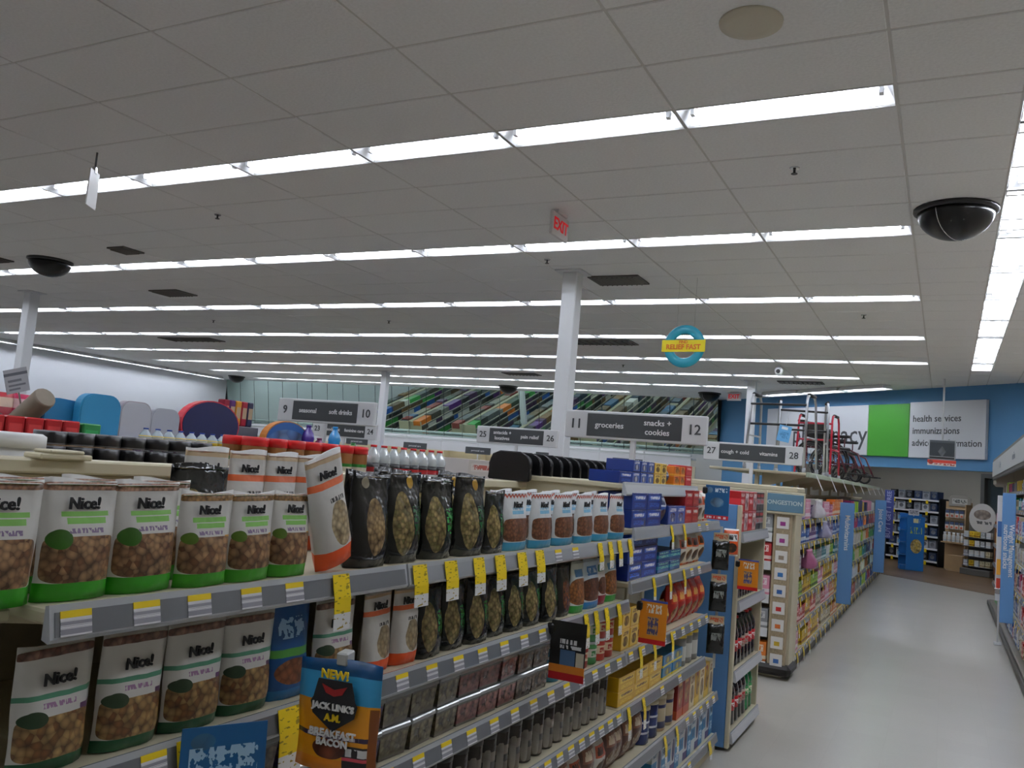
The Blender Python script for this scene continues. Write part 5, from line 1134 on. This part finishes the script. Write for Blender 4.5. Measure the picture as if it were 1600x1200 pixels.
o = put(fillbox('green_gift_pack', .1, .1, .125, '#1f7a3c', '#2f9a54'), (-3.75, 2.755, ZT), (0, 0, Q90)); tag(o, 'small green pack beside the red packs on the seasonal gondola', 'pack')
for i, (c_, a_) in enumerate((('#c8a0a8', '#d8c8cc'), ('#b0303a', '#d8b8a0'), ('#b81c50', '#d0a8a8'))):
    o = put(Kind('wrapped_bag', [P('bag', pillow_mesh('wrapped_bag', .22, .1, .25, prt(f'print_wrap{i}', c_, [(.7, .9, a_)], [(.4, .4, .35, .2, 2, a_, '#c8c4cc', 20)]), 50 + i))]), (-4.3, 2.42 + .2 * i, ZT), (0, 0, Q90)); reg(o, 'bag', ('pale pink', 'red and tan', 'crimson')[i] + ' wrapped bag', 'behind the red packs at the left', i)
board('foam_float', 2.83, ZT, .26, .24, .05, mat('foam_teal_dark', '#2a80b4', .5), 'teal foam float leaning behind the green pack', lean=R_(4), x=-4.05)
board('foam_float', 2.98, ZT, .24, .285, .05, teal, 'tall teal rounded foam float beside the white boards')
board('foam_board', 3.2, ZT, .2, .27, .05, mat('foam_white', '#c3c5cc', .5), 'left white foam board on the seasonal gondola', mat('rim_redgrey', '#a8a0a8', .5))
board('foam_board', 3.4, ZT, .2, .25, .05, mat('foam_white2', '#b9bbc4', .5), 'right white foam board on the seasonal gondola')
board('bodyboard', 3.74, ZT + .03, .46, .3, .05, mat('foam_navy', '#14184a', .45), 'navy oval bodyboard with a red rim on the seasonal gondola', mat('foam_red', '#c02a3c', .5), True)
e = link('display_foot', MB().bbox(-.05, .05, -.12, .12, 0, .034, .004).mesh('display_foot', white), None, (-3.98, 3.74, ZT)); tag(e, 'low white stand under the navy bodyboard', 'stand')
for i, (y, c_) in enumerate(((3.62, '#3f9ac0'), (3.98, '#4aa6d8'))): o = put(fillbox('toy_box', .15, .1, .1 + .03 * i, c_, '#5ab0dc'), (-3.72, y, ZT), (0, 0, Q90)); reg(o, 'box', 'sky blue toy box', 'before the bodyboards', i)
for i, c_ in enumerate(('#8a1430', '#5a2a6a', '#d8952a', '#9a1c30', '#2a2a4a')): o = put(fillbox('crayon_pack', .05, .06, .16, c_, '#b8a080'), (-4.12, 3.98 + .053 * i, ZT + .2), (0, 0, Q90)); reg(o, 'pack', ('maroon', 'purple', 'amber', 'crimson', 'dark blue')[i] + ' upright pack', 'on the dark riser beside the bodyboards', i)
o = link('riser_box', MB().bbox(-.06, .06, -.16, .16, 0, .199, .004).mesh('riser_box', mat('riser_grey', '#6a6a70', .5)), None, (-4.12, 4.09, ZT)); tag(o, 'grey riser carrying the upright coloured packs', 'display box')
board('bodyboard', 4.33, ZT, .42, .26, .05, prt('print_wave', '#2a5a9a', (), [(.5, .4, .5, .4, 2, '#2a5fa8', '#8aa8d0', 12)], wrinkle=0), 'blue wave-print bodyboard with an orange rim on the seasonal gondola', mat('foam_orange', '#c87a2a', .5), True, x=-3.9)
for i, (y, c_, h, nm) in enumerate(((4.5, '#4a2f8a', .25, 'violet'), (4.62, '#7a2a5a', .17, 'plum'), (4.78, '#2f8fd0', .26, 'sky blue'), (5.0, '#3f8a4a', .16, 'green'))):
    o = put(bottle_kind('sport_bottle', .045, h, mat('sport' + nm, c_, .2, coat=.5), mat('sportl' + nm, c_, .4), mat('sportc' + nm, c_, .3), (.3, .5)), (-3.85, y, ZT)); tag(o, f'{nm} plastic sports bottle standing on the seasonal gondola', 'bottle')
WTR = bottle_kind('water_bottle', .033, .13, mat('water_clear', '#b9c6d0', .1, coat=.6), mat('label_yellow', '#d8b83a', .5), mat('cap_blue', '#1c3f9a', .4), (.45, .7))
for i in range(12): o = put(WTR, (-3.68, 3.05 + .075 * i, ZT)); reg(o, 'bottle', 'water bottle with blue cap', 'in line before the foam boards', i)
o = put(Kind('rolled_mat', [P('roll', MB().lathe([(.05, 0), (.055, .01), (.055, .3), (.05, .31)], 16).mesh('roll', mat('mat_tan', '#8a7f70', .7, var=.2)))]), (-4.2, 2.66, ZT + .06), (0, R_(55), 0)); tag(o, 'tan rolled mat leaning left of the teal float', 'roll')
o = put(Kind('price_placard', [P('card', MB().bbox(-.06, .06, -.002, .002, 0, .12, .001).mesh('card', prt('print_placard', '#a8aab0', bands=[(.72, .84, '#5a5c64')], rects=[(.12, .7, .46, .56, '#6a6c74'), (.12, .85, .28, .36, '#6a6c74'), (.12, .6, .12, .2, '#6a6c74')], wrinkle=0))), P('stem', MB().bbox(-.004, .004, -.003, .003, -.25, 0, .001).mesh('stem', chrome))]), (-4.1, 2.62, ZT + .25), (0, R_(-18), Q90)); tag(o, 'tilted grey price placard on a stem above the wrapped bags', 'placard')

# ================================================================== CEILING FITTINGS AND HANGING SIGNS
dome_m = mat('dome_black', '#050506', .3, coat=.15, spec=.3)
def dome(x, y, r, label):
    e = link('camera_dome', None, None, (x, y, CEIL)); tag(e, label, 'dome camera')
    link('flange', MB().lathe([(r * 1.05, 0), (r * 1.05, -.02), (r * .97, -.035)], 28).mesh('flange', blackm), e)
    pr = [(r * .95 * math.cos(a * math.pi / 18), -.03 - r * .72 * math.sin(a * math.pi / 18)) for a in range(9)] + [(.002, -.03 - r * .72)]
    link('dome', MB().lathe(pr, 28).mesh('dome', dome_m), e); link('seam', MB().tube([(r * .955 * math.cos(a * math.pi / 16), 0, -.03 - r * .725 * math.sin(a * math.pi / 16)) for a in range(17)], .004, 5).mesh('seam', chrome), e, (0, 0, 0), (0, 0, R_(60)))
dome(.0, 7.05, .28, 'large black ceiling dome near the aisle lights at upper right'); dome(-10.75, 7.05, .27, 'black ceiling dome below the second light row at left'); dome(-5.35, 21.1, .27, 'black ceiling dome left of the far exit sign'); dome(-11.1, 21.2, .27, 'black ceiling dome over the middle of the mirror'); dome(-21.5, 21.2, .27, 'black ceiling dome in the far left corner')
e = link('ceiling_speaker', None, None, (-.9, 3.9, CEIL)); tag(e, 'round cream ceiling speaker with grey grille', 'speaker')
link('trim_ring', MB().lathe([(.15, 0), (.148, -.012), (.1, -.02), (.088, -.016)], 32).mesh('trim_ring', mat('speaker_cream', '#c9c2b0', .5)), e); link('grille', MB().lathe([(.089, -.008), (.088, -.0135), (.05, -.015), (.002, -.016)], 32).mesh('grille', mat('speaker_grille', '#8d8c80', .6, bump=.6, vscale=300)), e)
def sprinkler(x, y, label):
    e = link('sprinkler', None, None, (x, y, CEIL)); tag(e, label, 'sprinkler', 'ceiling sprinklers')
    link('escutcheon', MB().lathe([(.035, 0), (.03, -.008)], 16).mesh('escutcheon', chrome), e); link('stem', MB().lathe([(.01, -.008), (.008, -.04)], 8).mesh('stem', blackm), e); link('deflector', MB().lathe([(.022, -.04), (.022, -.044)], 12).mesh('deflector', blackm), e)
for x, y, l_ in ((-1.0, 5.89, 'near the first light row at right'), (-.97, 11.13, 'near the third light row at right'), (-6.45, 5.87, 'between the first two light rows at left'), (-3.85, 8.0, 'above the large white column'), (-12.2, 11.3, 'above the left column'), (-8.3, 11.4, 'in the middle of the ceiling'), (-5.9, 16.2, 'far off near the fifth row')): sprinkler(x, y, 'small ceiling sprinkler ' + l_)
ventm = mat('vent_dark', '#5a5752', .6); ventb = mat('vent_black', '#141312', .7)
def vent(x, y, sx, sy, label):
    e = link('ceiling_vent', None, None, (x, y, CEIL - .002)); tag(e, label, 'vent')
    link('backing', MB().box(-sx / 2, sx / 2, -sy / 2, sy / 2, -.002, .0015).mesh('backing', ventb), e)
    for a, b_ in (((-sx / 2, -sx / 2 + .03, -sy / 2, sy / 2), 0), ((sx / 2 - .03, sx / 2, -sy / 2, sy / 2), 0), ((-sx / 2 + .03, sx / 2 - .03, -sy / 2, -sy / 2 + .03), 0), ((-sx / 2 + .03, sx / 2 - .03, sy / 2 - .03, sy / 2), 0)): link('frame', MB().box(*a, -.016, -.002).mesh('frame', ventm), e)
    n_ = 9
    for i in range(n_):
        xx = -sx / 2 + .03 + (sx - .06) * (i + .5) / n_; q = MB(); q.prism([(xx - .02, -.03), (xx - .015, -.03), (xx + .015, -.004), (xx + .01, -.004)], -sy / 2 + .03, sy / 2 - .03); link('slat', q.mesh('slat', ventm), e)
vent(-3.4, 8.98, .6, .42, 'slatted ceiling vent just right of the large column top'); vent(-10.7, 9.05, .6, .42, 'dark ceiling vent below the second light row at left'); vent(-5.3, 13.35, 1.2, .5, 'wide dark ceiling vent beyond the large column'); vent(-15.2, 13.5, 1.6, .5, 'long dark ceiling vent at far left'); vent(-8.95, 6.8, .3, .3, 'small dark ceiling vent at left above the second row'); vent(-2.75, 18.3, .9, .4, 'ceiling vent above the far walkers'); vent(-11.6, 6.85, .3, .3, 'small dark ceiling vent at the left edge'); vent(-9.2, 18.2, .9, .4, 'far ceiling vent over the mirror middle')
exr = mat('exit_red', '#e01c28', .5, emit=.35); exw = mat('exit_white', '#d8d4d4', .5)
def exit_sign(x, y, z, rz, label, w_=.33, h=.2):
    e = link('exit_sign', None, None, (x, y, z), (0, 0, rz)); tag(e, label, 'exit sign')
    link('housing', MB().bbox(-w_ / 2, w_ / 2, -.015, .015, 0, h, .004).mesh('housing', exw), e); link('lettering', text_mesh('EXIT', h * .72, exr, .003), e, (0, -.018, h / 2))
    link('mount', MB().bbox(-.1, .1, -.03, .03, h, CEIL - z, .004).mesh('mount', exw), e)
exit_sign(-3.04, 6.5, 3.57, R_(90), 'red EXIT sign hanging under the ceiling above the large column'); exit_sign(-4.62, 20.6, 3.58, R_(-15), 'far EXIT sign before the blue wall', .36, .2)
e = link('ring_sign', None, None, (-2.59, 9.0, 2.805), (0, 0, R_(-6))); tag(e, 'hanging turquoise ring sign with yellow band reading find relief fast', 'hanging sign')
tor = MB(); R0, r0 = .185, .052; pts = []
for i in range(36):
    a = 2 * math.pi * i / 36
    for j in range(10): b_ = 2 * math.pi * j / 10; pts.append(((R0 + r0 * math.cos(b_)) * math.cos(a), r0 * .5 * math.sin(b_), .237 + (R0 + r0 * math.cos(b_)) * math.sin(a)))
tor.add(pts, [(i * 10 + j, i * 10 + (j + 1) % 10, ((i + 1) % 36) * 10 + (j + 1) % 10, ((i + 1) % 36) * 10 + j) for i in range(36) for j in range(10)], 0, True)
link('ring', tor.mesh('ring', mat('ring_turquoise', '#2f9db4', .35)), e); link('band', MB().bbox(-.25, .25, -.034, -.028, .17, .302, .003).mesh('band', mat('band_yellow', '#f0dc1c', .5)), e)
orl = mat('letter_orange', '#e0691c', .5)
link('lettering', text_mesh('FIND', .045, orl, .001), e, (0, -.036, .277)); link('lettering', text_mesh('RELIEF FAST', .075, orl, .002), e, (0, -.036, .222))
for s_ in (-.1, .1): link('wire', MB().tube([(s_, 0, .445), (s_, 0, CEIL - 2.805)], .0015, 4).mesh('wire', chrome), e)
e = link('hanging_placard', None, None, (-6.12, 4.28, 3.35), (0, 0, R_(122))); tag(e, 'white placard hanging edge-on before the nearest light row at left', 'hanging sign')
link('card', MB().bbox(-.09, .09, -.006, .006, 0, .3, .002).mesh('card', white), e); link('clip', MB().bbox(-.02, .02, -.012, .012, .28, .33, .003).mesh('clip', chrome), e); link('rod', MB().tube([(0, 0, .33), (0, 0, CEIL - 3.35)], .008, 6).mesh('rod', mat('rod_grey', '#6a6c70', .5)), e)
e = link('spot_camera', None, None, (-2.75, 15.7, CEIL)); tag(e, 'small white spot fixture hanging above the ring sign at right', 'ceiling fixture')
link('stem', MB().lathe([(.03, 0), (.02, -.06)], 10).mesh('stem', white), e); link('head', MB().lathe([(.05, -.06), (.075, -.1), (.06, -.18), (.02, -.2)], 14).mesh('head', white), e); link('lens', MB().lathe([(.035, 0), (.04, .02)], 10, axis='y').mesh('lens', black), e, (0, -.085, -.13))

finish_labels()
